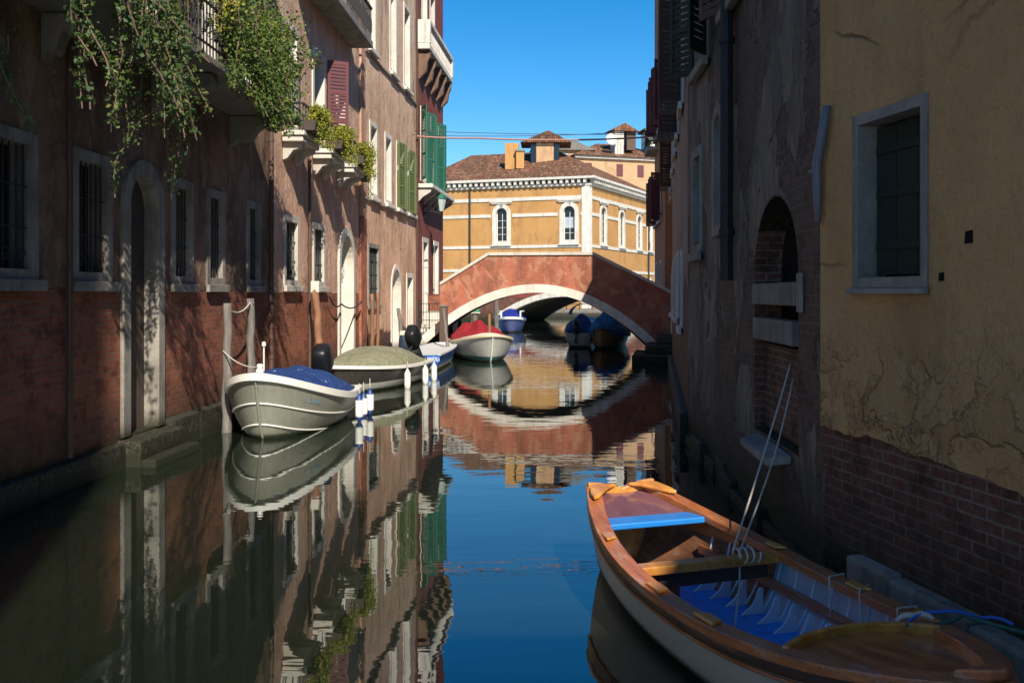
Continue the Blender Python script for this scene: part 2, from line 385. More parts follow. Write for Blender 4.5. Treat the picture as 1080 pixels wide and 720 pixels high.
class Facade:
    def __init__(s, name, label, cat, P0, P1, group=None):
        s.P0 = Vector((*P0,0)); s.P1 = Vector((*P1,0)); d = s.P1-s.P0
        s.L = d.length; s.a = math.atan2(d.y, d.x); s.dy = d.y
        s.root = empty(name, s.P0, s.a, label, cat, group)
        s.holes = []
    def u(s, Y): return (Y-s.P0.y)/s.dy*s.L
    def uu(s, Ya, Yb): return tuple(sorted((s.u(Ya), s.u(Yb))))
    def wall(s, mat, h, depth=6.0, z0=-.6, end0=True, end1=True, reveal=.28, name='wall', y=0.0, outline=None):
        mb = MB()
        outer = outline or [(0,z0),(s.L,z0),(s.L,h),(0,h)]
        polys = [[Vector((a,b,0)) for a,b in outer]] + [[Vector((a,b,0)) for a,b in hl] for hl in s.holes]
        flat = [p for q in polys for p in q]
        for t in tessellate_polygon(polys): mb.face([(flat[i].x, y, flat[i].y) for i in t])
        for hl in s.holes:
            n = len(hl)
            for i in range(n):
                a, b = hl[i], hl[(i+1)%n]
                mb.face([(a[0],y,a[1]),(b[0],y,b[1]),(b[0],y+reveal,b[1]),(a[0],y+reveal,a[1])])
        L = s.L
        mb.face([(0,y,z0),(0,depth,z0),(0,depth,h),(0,y,h)])
        mb.face([(L,y,z0),(L,y,h),(L,depth,h),(L,depth,z0)])
        mb.face([(0,depth,z0),(L,depth,z0),(L,depth,h),(0,depth,h)])
        mb.face([(0,y,h),(0,depth,h),(L,depth,h),(L,y,h)])
        return mb.build(name, mat, s.root, recalc=False)
    def roof(s, h, depth=6.0, over=.4, pitch=.35):
        mb = MB(); L = s.L
        mb.prism([(0,-over,h+.02),(0,depth/2,h+.02+pitch*depth/2),(0,depth+over,h+.02),(0,depth/2,h-.1+pitch*depth/2)][:3], (L,0,0))
        return mb.build('roof', M['tiles'], s.root)
    def opening(s, name, u0, u1, z0, z1, fw=.12, arch=False, proud=.03, depth=.22, frame=None, pane=None, sill=None, grille=None,
                shutters=None, panel=None, bars=None, rise=None, head=None, label=None, curtain=None, keystone=None):
        s.holes.append(loop(u0, u1, z0, z1, arch, rise=rise))
        lo = loop(u0, u1, z0, z1, arch, rise=rise)
        bot = 0.0 if name == 'door' else fw
        li = loop(u0+fw, u1-fw, z0+bot, z1-fw, arch, rise=(rise-fw*.6) if rise else None)
        mb = MB(); n = len(lo)
        for i in range(n):
            j = (i+1) % n
            if bot == 0.0 and i == 0: continue
            o0, o1, i0, i1 = lo[i], lo[j], li[i], li[j]
            e = .0025
            mb.face([(o0[0],-proud,o0[1]),(o1[0],-proud,o1[1]),(i1[0],-proud,i1[1]),(i0[0],-proud,i0[1])])
            mb.face([(i0[0],-proud,i0[1]),(i1[0],-proud,i1[1]),(i1[0],depth,i1[1]),(i0[0],depth,i0[1])])
            mb.face([(o0[0],-proud,o0[1]),(o0[0],.02,o0[1]),(o1[0],.02,o1[1]),(o1[0],-proud,o1[1])])
        w = mb.build(name, frame or M['stone'], s.root, recalc=False)
        if label: w['label'] = label
        c = [(a+(.004 if a>(u0+u1)/2 else -.004), b) for a,b in li]
        pb = MB(); pb.prism([(a, depth-.03, b) for a,b in c], (0,.02,0))
        pb.build('panel' if panel else 'pane', panel or pane or M['pane'], w)
        iu0, iu1, iz0, iz1 = u0+fw, u1-fw, z0+bot, z1-fw
        if curtain:
            cb = MB(); cb.box(iu0+.05, iu1-.05, depth-.045, depth-.034, iz0+curtain[0], iz0+curtain[1]); cb.build('blind', M['pane_shade'], w)
        if bars:
            bb = MB(); t = .022; cu = (iu0+iu1)/2
            ztop = iz1-((iu1-iu0)/2 if arch else 0)
            bb.box(cu-t, cu+t, depth-.075, depth-.03, iz0, ztop)
            for k in range(1, bars):
                zz = iz0+(ztop-iz0)*k/bars
                bb.box(iu0, cu-t, depth-.072, depth-.03, zz-t*.7, zz+t*.7); bb.box(cu+t, iu1, depth-.072, depth-.03, zz-t*.7, zz+t*.7)
            bb.box(iu0, iu0+.05, depth-.078, depth-.03, iz0, ztop); bb.box(iu1-.05, iu1, depth-.078, depth-.03, iz0, ztop)
            bb.build('sash', M['white_paint'] if bars > 2 else M['brown_sh'], w)
        if sill:
            sb = MB(); sb.box(u0-.07, u1+.07, -sill, -proud-.0025, z0-.1, z0+.02); sb.build('sill', frame or M['stone'], w, bevel=.008)
        if head:
            hb = MB(); hb.box(u0-.12, u1+.12, -head, -proud-.0025, z1-.02, z1+.12); hb.box(u0-.2, u1+.2, -head-.08, -proud-.003, z1+.12, z1+.22); hb.build('hood', frame or M['stone'], w)
        if keystone:
            kb = MB(); cu = (u0+u1)/2; kb.prism([(cu-.12,-.1,z1-fw-.03),(cu+.12,-.1,z1-fw-.03),(cu+.2,-.1,z1+.1),(cu-.2,-.1,z1+.1)], (0,.066,0)); kb.build('keystone', frame or M['stone'], w)
        if grille:
            gb = MB(); k = max(3, int((iu1-iu0)/.11)); y = .04
            for q in range(k):
                uq = iu0+(q+.5)*(iu1-iu0)/k
                gb.tube([(uq,y,iz0),(uq,y,iz1)], .011, 5)
            m = max(3, int((iz1-iz0)/.38))
            for q in range(1, m):
                zq = iz0+q*(iz1-iz0)/m
                gb.tube([(iu0,y-.012,zq),(iu1,y-.012,zq)], .009, 5)
            if grille == 2:          # scrolls along the foot of the grille
                for q in range(3):
                    cu = iu0+(q+.5)*(iu1-iu0)/3
                    gb.tube([(cu+.09*math.cos(t*.7)*(1-t/14), y-.03, iz0+.14+.09*math.sin(t*.7)*(1-t/14)) for t in range(12)], .008, 4)
            gb.build('grille', M['iron'], w)
        if shutters:
            mat, ang, sides = shutters
            for sd in sides:
                hb = MB(); wd = (iu1-iu0)/2+.04; hgt0, hgt1 = z0+.03, z1-.03
                u_h = u0+.02 if sd < 0 else u1-.02
                def pt(a, b, zz):     # a along the leaf from the hinge, b thickness
                    ca, sa = math.cos(ang), math.sin(ang)
                    return (u_h + sd*(a*ca + b*sa), -proud-.012 - (a*sa - b*ca) - .03, zz)
                def lbox(a0,a1,b0,b1,z0_,z1_):
                    nn = len(hb.v)
                    for zz in (z0_,z1_):
                        for a,b in ((a0,b0),(a1,b0),(a1,b1),(a0,b1)): hb.v.append(pt(a,b,zz))
                    for q in ((0,3,2,1),(4,5,6,7),(0,1,5,4),(1,2,6,5),(2,3,7,6),(3,0,4,7)): hb.f.append([nn+i for i in q])
                st = .07
                lbox(0,st,0,.035,hgt0,hgt1); lbox(wd-st,wd,0,.035,hgt0,hgt1)
                nb = 4
                for q in range(nb):
                    zz = hgt0 + (hgt1-hgt0-.09)*q/(nb-1); lbox(st,wd-st,.001,.034,zz,zz+.09)
                nl = int((hgt1-hgt0)/.085)
                for q in range(nl):
                    zz = hgt0 + (q+.2)*(hgt1-hgt0)/nl; lbox(st,wd-st,.008,.026,zz,zz+.06)
                hb.build('shutter', mat, w)
        return w
    def pipe(s, u, z0, z1, r=.045, mat=None, y=-.08):
        mb = MB(); mb.tube([(u,y,z0),(u,y,z1)], r, 8)
        zz = z0+.5
        while zz < z1: 
            mb.tube([(u,y,zz),(u,y,zz+.06)], r*1.25, 8); zz += 2.1
        o = mb.build('drainpipe', mat or M['copper'], s.root); return o
    def box(s, name, mat, u0,u1,y0,y1,z0,z1, bevel=.01, parent=None):
        mb = MB(); mb.box(u0,u1,y0,y1,z0,z1); return mb.build(name, mat, parent or s.root, bevel=bevel)
# ------------------------------------------------------------------ setting: water, quays
def water_mat():
    g = G('canal_water_surface')
    p = g.pos()
    d1 = g.noise(g.map(p,(1.0,2.6,1)), .55, 3, .5)
    d2 = g.noise(g.map(p,(1.0,2.2,1),(4,2,0)), 2.6, 2, .5)
    area = g.ramp(g.noise(p, .12, 3, .6), [(.35,.25),(.7,1)])
    sy = g.sep(p)[1]
    near = g.math('ADD', .38, g.math('MULTIPLY', g.smooth(sy, 14, 34), .55))      # livelier water beyond the moored boats
    h = g.math('MULTIPLY', g.math('ADD', g.math('MULTIPLY', d1, .015), g.math('MULTIPLY', d2, .0028)), g.math('MULTIPLY', area, near))
    nrm = g.bump(h, 1.0, 1.0)
    df = g.n('ShaderNodeBsdfDiffuse'); g.put(df.inputs[0], g.mix(g.ramp(g.noise(p,.35,4),[(.3,0),(.7,1)]), (.007,.011,.006), (.011,.016,.009)))
    gl = g.n('ShaderNodeBsdfGlossy'); gl.inputs['Roughness'].default_value = .012; gl.inputs[0].default_value = (.93,.97,.97,1); g.put(gl.inputs['Normal'], nrm)
    fr = g.n('ShaderNodeFresnel'); fr.inputs[0].default_value = 2.35; g.put(fr.inputs['Normal'], nrm)
    mx = g.n('ShaderNodeMixShader'); g.put(mx.inputs[0], fr.outputs[0])
    g.t.links.new(df.outputs[0], mx.inputs[1]); g.t.links.new(gl.outputs[0], mx.inputs[2]); g.t.links.new(mx.outputs[0], g.out.inputs[0])
    return g.m
mb = MB(); mb.face([(-600,-400,0),(600,-400,0),(600,1500,0),(-600,1500,0)])
tag(mb.build('water', water_mat(), recalc=False), 'dark green canal water with mirror reflections', 'water', kind='structure')
def slab(name, x0,x1,y0,y1,z0,z1, m, label):
    mb = MB(); mb.box(x0,x1,y0,y1,z0,z1); return tag(mb.build(name, m, bevel=.02), label, 'quay', kind='structure')
slab('quay', -12,-3.75,36.3,47,-1,.7, M['quay'], 'stone quay at the left end of the bridge')
slab('quay', 4.3,14,33.6,36.6,-1,1.5, M['quay'], 'stone landing at the right end of the bridge')
slab('quay', -60,70,88.5,200,-1,.75, M['quay'], 'far quay in front of the golden palace')

# ------------------------------------------------------------------ left row of houses
HL = 14.5
L1 = Facade('house', 'brown plastered canal house with brick base and vine covered balcony', 'house', (-5.55,8.9), (-5.55,18.5))
def lw(f, Ya, Yb, z0, z1, **k): a,b = f.uu(Ya,Yb); return f.opening('window', a, b, z0, z1, **k)
def ld(f, Ya, Yb, z0, z1, **k): a,b = f.uu(Ya,Yb); return f.opening('door', a, b, z0, z1, **k)
for a, b in ((9.05,10.17),(10.9,11.88),(13.72,14.55),(15.12,15.95),(17.1,17.9)):
    lw(L1, a, b, 2.33, 3.9, fw=.13, frame=M['stone_grey'], grille=2 if b < 12 else 1, sill=.09, depth=.25)
ld(L1, 12.14, 13.42, .36, 4.0, fw=.2, arch=True, frame=M['stone_grey'], panel=M['door'], depth=.19, proud=.05)
for a, b in ((9.9,11.0),(12.2,13.3),(14.5,15.6),(16.6,17.6)):
    lw(L1, a, b, 5.75, 7.75, fw=.13, frame=M['stone'], sill=.1, shutters=(M['brown_sh'], rad(12), (-1,1)))
L1.wall(M['L1'], 8.35, reveal=.36); L1.roof(8.35)
# stone plinth just above the water, two water steps below the arched door
for a, b, zt, d in ((8.95,12.05,.3,.13),(13.5,18.5,.42,.16)):
    ua, ub = L1.uu(a,b); mb = MB(); n = int((ub-ua)/.9)
    for k in range(n):
        w = (ub-ua)/n; j = RND.uniform(-.015,.015)
        mb.box(ua+k*w+.004, ua+(k+1)*w-.004, -d+j, .02, -.8, zt+j)
    mb.build('plinth', M['plinth'], L1.root, bevel=.02)
ua, ub = L1.uu(12.05,13.5)
mb = MB(); mb.box(ua+.003,ub-.003,-.3,.1,-.6,.33); mb.box(ua-.02,ub+.05,-.5,-.304,-.6,.1)
mb.build('water_steps', M['plinth'], L1.root, bevel=.03)
L1.pipe(L1.u(10.72), .35, 8.35, .035, M['copper'])
L1.pipe(L1.u(18.36), .45, 8.35, .05, M['copper'])
L1.box('pilaster', M['stone_white'], L1.u(18.2), L1.L-.01, -.07, -.003, 5.6, 8.3)
# balcony that carries the vines
bu0, bu1 = L1.uu(9.0,17.2)
bal = L1.box('balcony', M['quay'], bu0, bu1, -1.0, -.005, 5.25, 5.36, .02)
for Yb in (10.35, 13.15, 16.3):
    uc = L1.u(Yb)
    mb = MB(); prof = [(0,5.24),(-.85,5.24),(-.88,5.12),(-.8,5.02),(-.66,5.0),(-.56,5.06),(-.46,4.98),(-.38,4.86),(-.26,4.8),(-.14,4.82),(-.003,4.72)]
    k_ = .45 if Yb < 11 else 1
    mb.prism([(uc-.11,min(-.003,y*k_),z) for y,z in prof], (.22,0,0)); mb.build('bracket', M['quay'], L1.root, bevel=.015)
mb = MB()
for k in range(70):
    uq = bu0+.04+(bu1-bu0-.08)*k/69; mb.tube([(uq,-.95,5.37),(uq,-.95,6.25)], .011, 5)
mb.box(bu0,bu1,-.975,-.925,6.25,6.3)
for zz in (5.5,6.05): mb.box(bu0,bu1,-.96,-.94,zz,zz+.03)
for k in range(35):
    uq = bu0+.1+(bu1-bu0-.2)*k/34; mb.tube([(uq+.09*math.cos(t*.63),-.95,5.78+.16*math.sin(t*.63)) for t in range(11)], .008, 4)
mb.build('railing', M['iron'], bal)

L2 = Facade('house', 'rose plastered canal house with flowers on three small window balconies', 'house', (-5.55,18.5), (-5.55,27.0))
for a, b in ((19.45,20.6),(21.8,22.95)):
    lw(L2, a, b, 2.35, 3.86, fw=.14, frame=M['stone'], grille=2, sill=.1, bars=2, depth=.24)
ld(L2, 24.35, 26.3, .5, 3.98, fw=.22, arch=True, frame=M['stone_white'], panel=M['door_pale'], depth=.36, proud=.05)
for i, (a, b) in enumerate(((19.3,20.55),(21.75,23.0),(24.2,25.4))):
    w = lw(L2, a, b, 5.62, 7.9, fw=.15, frame=M['stone_white'], depth=.3, bars=None, shutters=(M['purple_sh'], rad(62), (1,)) if i == 1 else None)
    ua, ub = L2.uu(a,b)
    mb = MB(); mb.box(ua-.1,ub+.1,-.5,-.034,5.42,5.52); mb.box(ua-.05,ub+.05,-.46,-.034,5.3,5.418)
    led = mb.build('window_balcony', M['stone_white'], L2.root, bevel=.02)
    mb = MB()
    for q in range(7):
        uq = ua+(ub-ua)*q/6; mb.tube([(uq,-.45,5.52),(uq,-.45,6.05)], .014, 5)
    for e in (ua-.06, ub+.06):
        for q in range(3): mb.tube([(e,-.12-.14*q,5.52),(e,-.12-.14*q,6.05)], .014, 5)
    mb.box(ua-.075,ub+.075,-.47,-.44,6.05,6.09); mb.box(ua-.075,ua-.045,-.435,-.035,6.05,6.09); mb.box(ub+.045,ub+.075,-.435,-.035,6.05,6.09)
    mb.build('railing', M['iron'], led)
    for e in (ua+.1, ub-.28):
        mb = MB(); mb.prism([(e,-.003,5.295),(e,-.42,5.295),(e,-.4,5.2),(e,-.22,5.14),(e,-.1,4.98),(e,-.003,4.94)], (.18,0,0)); mb.build('bracket', M['stone'], led, bevel=.01)
for a, b in ((19.3,20.5),(21.7,22.9),(24.1,25.3)):
    lw(L2, a, b, 9.3, 11.9, fw=.15, frame=M['stone_white'], depth=.25)
L2.wall(M['L2'], HL, reveal=.38); L2.roof(HL)
ua, ub = L2.uu(20.2,25.9)
ub2 = L2.box('balcony', M['stone_grey'], ua, ub, -.62, -.004, 8.9, 9.08, .02)
mb = MB()
for k in range(44):
    uq = ua+.05+(ub-ua-.1)*k/43; mb.tube([(uq,-.57,9.08),(uq,-.57,9.95)], .012, 5)
    if k % 2: mb.tube([(uq+.1*math.cos(t*.7),-.57,9.5+.22*math.sin(t*.7)) for t in range(10)], .01, 4)
mb.box(ua,ub,-.6,-.54,9.95,10.0); mb.box(ua+.02,ua+.05,-.54,-.01,9.95,10.0); mb.box(ub-.05,ub-.02,-.54,-.01,9.95,10.0)
mb.build('railing', M['iron'], ub2)
L2.pipe(L2.u(21.25), .45, 5.2, .035, M['copper'])
ua, ub = L2.uu(18.5,24.3); mb = MB(); n = 7
for k in range(n):
    w = (ub-ua)/n; j = RND.uniform(-.01,.01); mb.box(ua+k*w+.004, ua+(k+1)*w-.004, -.14+j, .02, -.8, .36+j)
mb.build('plinth', M['plinth'], L2.root, bevel=.02)
L2.box('plinth', M['plinth'], ub+.02, L2.L-.01, -.3, .02, -.8, .48, .02)

L3 = Facade('house', 'peach plastered canal house with olive shutters and barred ground floor window', 'house', (-5.55,27.0), (-5.2,35.9))
lw(L3, 28.05, 29.55, 1.85, 3.72, fw=.13, frame=M['stone_grey'], grille=1, sill=.08)
ld(L3, 31.3, 33.0, .35, 3.2, fw=.16, arch=True, frame=M['stone_white'], panel=M['door_pale'], depth=.34)
ld(L3, 33.9, 35.2, .35, 2.95, fw=.16, frame=M['stone_white'], panel=M['door_pale'], depth=.34)
lw(L3, 28.25, 29.3, 5.1, 7.4, fw=.14, frame=M['stone_white'], sill=.14, depth=.3)
lw(L3, 30.35, 31.4, 5.1, 7.4, fw=.14, frame=M['stone_white'], sill=.14, depth=.3)
lw(L3, 32.15, 33.6, 5.1, 7.4, fw=.1, frame=M['stone_white'], sill=.14, shutters=(M['olive_sh'], rad(172), (-1,1)), depth=.3)
lw(L3, 33.95, 35.4, 5.1, 7.4, fw=.1, frame=M['stone_white'], sill=.14, shutters=(M['olive_sh'], rad(172), (-1,1)), depth=.3)
for a, b in ((28.05,29.1),(31.1,32.2),(33.4,34.6)):
    lw(L3, a, b, 9.5, 12.5, fw=.14, frame=M['stone_white'], sill=.14, depth=.3)
L3.wall(M['L3'], HL, reveal=.36); L3.roof(HL)
L3.box('pilaster', M['bridge'], .0+.02, .7, -.07, -.004, .5, 4.4)
L3.box('pilaster', plaster('peach_pilaster', (.6,.36,.24), (.5,.3,.2), (.2,.13,.09), streak=.4), .02, .55, -.07, -.004, 4.42, HL)
for z in (4.95, 9.3): L3.box('string_course', M['stone_grey'], .72, L3.L-.02, -.06, -.003, z, z+.07, .01)
L3.box('plinth', M['plinth'], .01, L3.L, -.14, .02, -.8, .34, .02)
L3.pipe(L3.L-.12, .4, HL, .035, M['rust'], -.045)

L4 = Facade('house', 'red house with white stone balcony and tall green shutters near the bridge', 'house', (-5.56,38.6), (-5.3,45.4))
for a, b in ((39.3,40.6),(41.8,43.1)):
    lw(L4, a, b, 6.9, 10.0, fw=.14, frame=M['stone_white'], shutters=(M['green_sh'], rad(30), (-1,1)), depth=.25)
lw(L4, 43.9, 44.9, 6.9, 10.0, fw=.14, frame=M['stone_white'], shutters=(M['green_sh'], rad(60), (-1,)), depth=.25)
for a, b in ((39.8,41.2),(42.6,44.0)): ld(L4, a, b, .72, 4.6, fw=.2, frame=M['stone_white'], panel=M['door_pale'], depth=.3)
for a, b in ((39.6,40.9),(41.6,42.9)): lw(L4, a, b, 13.0, 15.6, fw=.15, frame=M['stone_white'], depth=.3)
L4.wall(M['L4'], 18, reveal=.34); L4.roof(18)
ua, ub = L4.uu(38.7,45.2)
wb = L4.box('balcony', M['stone_white'], ua, ub, -.5, -.004, 12.2, 12.45, .03)
mb = MB()
for k in range(26):
    uq = ua+.1+(ub-ua-.2)*k/25
    mb.lathe([(.05,0),(.05,.06),(.03,.1),(.065,.3),(.065,.42),(.03,.7),(.05,.76),(.05,.8)], (uq,-.41,12.45), 8)
mb.box(ua,ub,-.53,-.3,13.25,13.4); mb.box(ua,ua+.22,-.52,-.31,12.45,13.249); mb.box(ub-.22,ub,-.52,-.31,12.45,13.249); mb.box(ua,ua+.2,-.298,-.01,12.46,13.4)
mb.build('balustrade', M['stone_white'], wb)
for k in range(5):
    uc = ua+.2+(ub-ua-.6)*k/4; mb = MB()
    mb.prism([(uc,-.003,12.19),(uc,-.46,12.19),(uc,-.45,11.9),(uc,-.36,11.7),(uc,-.3,11.3),(uc,-.003,11.0)], (.25,0,0)); mb.build('bracket', M['L1'], wb)
wl = L4.box('balcony', M['stone_white'], ua+.1, ub-.1, -.6, -.004, 6.55, 6.72, .02)
for k in range(6):
    uc = ua+.2+(ub-ua-.7)*k/5; mb = MB()
    mb.prism([(uc,-.003,6.54),(uc,-.55,6.54),(uc,-.5,6.38),(uc,-.2,6.2),(uc,-.003,6.0)], (.18,0,0)); mb.build('bracket', M['stone'], wl)
L4.box('low_wall', M['L1'], L4.u(41.0), L4.u(41.3), -1.2, -.01, .7, 2.2)

# ------------------------------------------------------------------ right row of houses
R1 = Facade('house', 'ochre house with peeling plaster over damp brick beside the wooden boat', 'house', (2.0,7.0), (3.43,1.0))
wa, wbb = R1.uu(6.56,5.74)
R1.opening('window', wa, wbb, 2.24, 3.42, fw=.07, frame=M['stone_grey'], proud=.045, depth=.2, pane=M['pane'])
win = R1.root.children[-1]
mb = MB(); iu0, iu1 = wa+.07, wbb-.07
for k in range(3): mb.box(iu0+(iu1-iu0)*k/3+.004, iu0+(iu1-iu0)*(k+1)/3-.004, .1, .125, 2.33, 3.33)
for zz in (2.5, 2.85, 3.15): mb.box(iu0+.02, iu1-.02, .085, .099, zz, zz+.05)
mb.build('shutter', M['darkgreen_sh'], win)
R1.box('sill', M['stone_grey'], wa-.02, wbb+.02, -.09, -.048, 2.2, 2.237, .006, win)
hole = R1.holes[:]
R1.wall(M['R1b'], 7.6, depth=7)
# ochre plaster coat, 3 cm proud of the brick, torn off along its lower edge
pts = []; n = 90
for k in range(n+1):
    u = R1.L*k/n
    pts.append((u, 1.2+.05*math.sin(u*2.1)+.07*(mnoise.noise((u*2.3,1.7,0)))+.03*mnoise.noise((u*9,4.1,0))))
outl = pts+[(R1.L,7.58),(0.0,7.58)]
def coat(f, outline, holes, y, mat, back=0.0):
    mb = MB(); polys = [[Vector((a,b,0)) for a,b in outline]]+[[Vector((a,b,0)) for a,b in h] for h in holes]
    flat = [p for q in polys for p in q]
    for t in tessellate_polygon(polys): mb.face([(flat[i].x,y,flat[i].y) for i in t])
    for q in polys:
        for i in range(len(q)):
            a, b = q[i], q[(i+1)%len(q)]; mb.face([(a.x,y,a.y),(b.x,y,b.y),(b.x,back,b.y),(a.x,back,a.y)])
    return mb.build('plaster_coat', mat, f.root, recalc=False)
coat(R1, outl, [loop(wa-.002,wbb+.002,2.238,3.422)], -.035, M['R1'], -.002)
for Y, z, s in ((5.38,2.52,.035),(5.62,2.3,.025)):
    u = R1.u(Y); mb = MB(); ring = [(u-s,z-s),(u+s*1.1,z-s*.9),(u+s,z+s*1.2),(u-s*.8,z+s)]
    mb.prism([(a,-.0385,b) for a,b in ring], (0,.003,0)); mb.build('painted_hole', M['void'], R1.root)  # flat dark patch on the plaster, the hole's shade put into colour
# stone footing along the water
ua, ub = R1.u(6.55), R1.L-.1; mb = MB(); u = ua
while u < ub:
    w = RND.uniform(.5,.8); j = RND.uniform(-.012,.012)
    mb.box(u+.006, min(u+w,ub)-.006, -.12+j, .03, -.7, .39+j*2); u += w
mb.build('footing', M['footing'], R1.root, bevel=.025)
mb = MB(); u = .06
mb.tube([(.19,-.09,3.55),(.13,-.1,3.3),(.075,-.1,3.17),(.07,-.1,3.06),(.06,-.09,2.9),(.065,-.09,2.72)], [.03,.036,.036,.036,.034,.02], 8)
mb.tube([(-.04,-.1,3.1),(.08,-.1,3.1)], .018, 6)
mb.build('drain_spout', M['zinc'], R1.root, smooth=True)
R1.roof(7.6, 7, .25, .25)

R2 = Facade('house', 'grey crumbling house with a walled up arch facing the canal', 'house', (1.98,14.0), (2.0,7.003))
a, b = R2.uu(9.43,7.72)
R2.opening('window', a, b, .86, 3.1, fw=.02, arch=True, frame=M['R1b'], proud=.0, depth=.3, pane=M['void'], rise=.72, label='walled up arch with pale stone bands')
arch = R2.root.children[-1]
R2.box('stone_band', M['stone_dark'], a-.03, b-.07, -.02, .2, 2.1, 2.3, .012, arch)
R2.box('stone_band', M['stone_dark'], a-.02, b-.2, -.012, .2, 1.76, 1.97, .012, arch)
R2.box('stone_band', M['stone_grey'], b+.012, b+.17, -.03, -.004, 2.05, 2.37, .012, arch)
mb = MB(); mb.box(a+.03, b-.03, .1, .25, .9, 1.72); mb.build('brick_infill', M['R1b'], arch)
mb = MB(); mb.prism([(a+.4,-.22,.76),(b-.3,-.2,.74),(b-.2,-.01,.78),(a+.25,-.01,.8)], (0,0,.07)); mb.build('sill', M['stone_grey'], arch, bevel=.012)
a, b = R2.uu(13.45,12.6); R2.opening('window', a, b, 2.75, 4.2, fw=.12, frame=M['stone_grey'], sill=.08, depth=.25)
a, b = R2.uu(11.75,11.05); R2.opening('window', a, b, 2.9, 4.5, fw=.13, arch=True, frame=M['stone_grey'], depth=.22)
a, b = R2.uu(13.1,12.05); R2.opening('window', a, b, 5.2, 7.2, fw=.1, frame=M['stone_grey'], sill=.12, shutters=(M['darkgreen_sh'], rad(35), (-1,1)), depth=.25)
a, b = R2.uu(10.9,9.95); R2.opening('window', a, b, 5.4, 7.2, fw=.1, frame=M['stone_grey'], sill=.12, shutters=(M['brown_sh'], rad(28), (-1,1)), depth=.25)
a, b = R2.uu(9.0,8.0); R2.opening('window', a, b, 5.4, 7.2, fw=.1, frame=M['stone_grey'], sill=.12, depth=.25)
R2.wall(M['R2'], 7.7, depth=7, reveal=.32); R2.roof(7.7, 7, .25, .25)
R2.pipe(R2.u(10.42), 2.35, 7.7, .07, M['iron'], -.09)
mb = MB(); u = .1
while u < R2.L-.3:
    w = RND.uniform(.45,.9); d = RND.uniform(.03,.1); mb.box(u+.01,u+w-.01,-d,.02,-.7,RND.uniform(.1,.3)); u += w
mb.build('footing', M['plinth'], R2.root, bevel=.03)

R3 = Facade('house', 'beige patched house with pale stone window beside the bridge', 'house', (3.43,27.4), (1.98,14.003))
for Ya,Yb,z0,z1,sh in ((25.8,24.7,1.7,3.1,0),(22.6,21.6,1.7,3.1,0),(20.4,19.4,1.7,3.1,0),(17.6,16.6,1.6,3.0,0),(25.4,24.3,5.4,7.3,0),(22.4,21.4,5.4,7.3,0),(20.0,19.0,5.4,7.3,1),(16.9,15.9,5.4,7.4,1)):
    a, b = R3.uu(Ya,Yb); R3.opening('window', a, b, z0, z1, fw=.13, frame=M['stone_white'], sill=.1, depth=.2, shutters=(M['brown_sh'], rad(60), (-1,1)) if sh else None, pane=None)
R3.wall(M['R3'], 8.0, depth=7); R3.roof(8.0, 7, .02, 1.1)
R3.box('plinth', M['plinth'], .02, R3.L-.02, -.12, .01, -.7, .45, .03)

R4 = Facade('house', 'terracotta house with wooden shutters at the right end of the bridge', 'house', (4.2,33.55), (3.43,27.403))
for Ya,Yb,z0,z1,sh in ((32.6,31.4,1.55,2.95,0),(29.5,28.4,1.6,3.0,0),(32.2,31.2,5.4,7.3,0),(29.6,28.6,5.4,7.3,1),(32.2,31.2,9.0,11.0,1),(29.6,28.6,9.0,11.0,1),(32.2,31.2,12,13.4,0)):
    a, b = R4.uu(Ya,Yb); R4.opening('window', a, b, z0, z1, fw=.14, frame=M['stone_white'], sill=.12, depth=.2, shutters=(M['brown_sh'], rad(50), (-1,1)) if sh else None)
R4.wall(M['R4'], 14, depth=8); R4.roof(14, 8)
R4.box('quoin', M['stone_white'], .0, .28, -.06, -.003, .8, 2.9, .01)
mb = MB()
for k, (z0, z1, d, l) in enumerate(((-.7,.22,1.3,3.2),(.223,.5,.9,2.4),(.503,.78,.55,1.6))): mb.box(.02, l, -d, .01, z0, z1)
mb.build('landing_steps', M['plinth'], R4.root, bevel=.03)

R5 = Facade('house', 'tall orange house with shutters standing beyond the bridge', 'house', (4.62,43.4), (4.3,36.65))
for Ya,Yb,z0,z1,sh in ((42.4,41.3,5.2,7.2,1),(40.0,38.9,5.2,7.2,1),(42.4,41.3,9.0,11.4,1),(40.0,38.9,9.0,11.4,1),(38.2,37.2,9.0,11.4,1),(42.4,41.3,2.0,3.6,0),(39.6,38.5,2.0,3.6,0)):
    a, b = R5.uu(Ya,Yb); R5.opening('window', a, b, z0, z1, fw=.15, frame=M['stone_white'], sill=.14, depth=.2, shutters=(M['purple_sh'], rad(55), (-1,1)) if sh else None)
R5.wall(M['R5'], 17, depth=8); R5.roof(17, 8)
a, b = R5.uu(43.0,40.8)
mb = MB(); mb.box(a,b,-.5,-.004,8.4,8.55); bl = mb.build('balcony', M['stone'], R5.root, bevel=.02)
mb = MB()
for k in range(14): mb.tube([(a+.05+(b-a-.1)*k/13,-.45,8.55),(a+.05+(b-a-.1)*k/13,-.45,9.4)], .014, 5)
mb.box(a,b,-.48,-.42,9.4,9.45); mb.build('railing', M['iron'], bl)

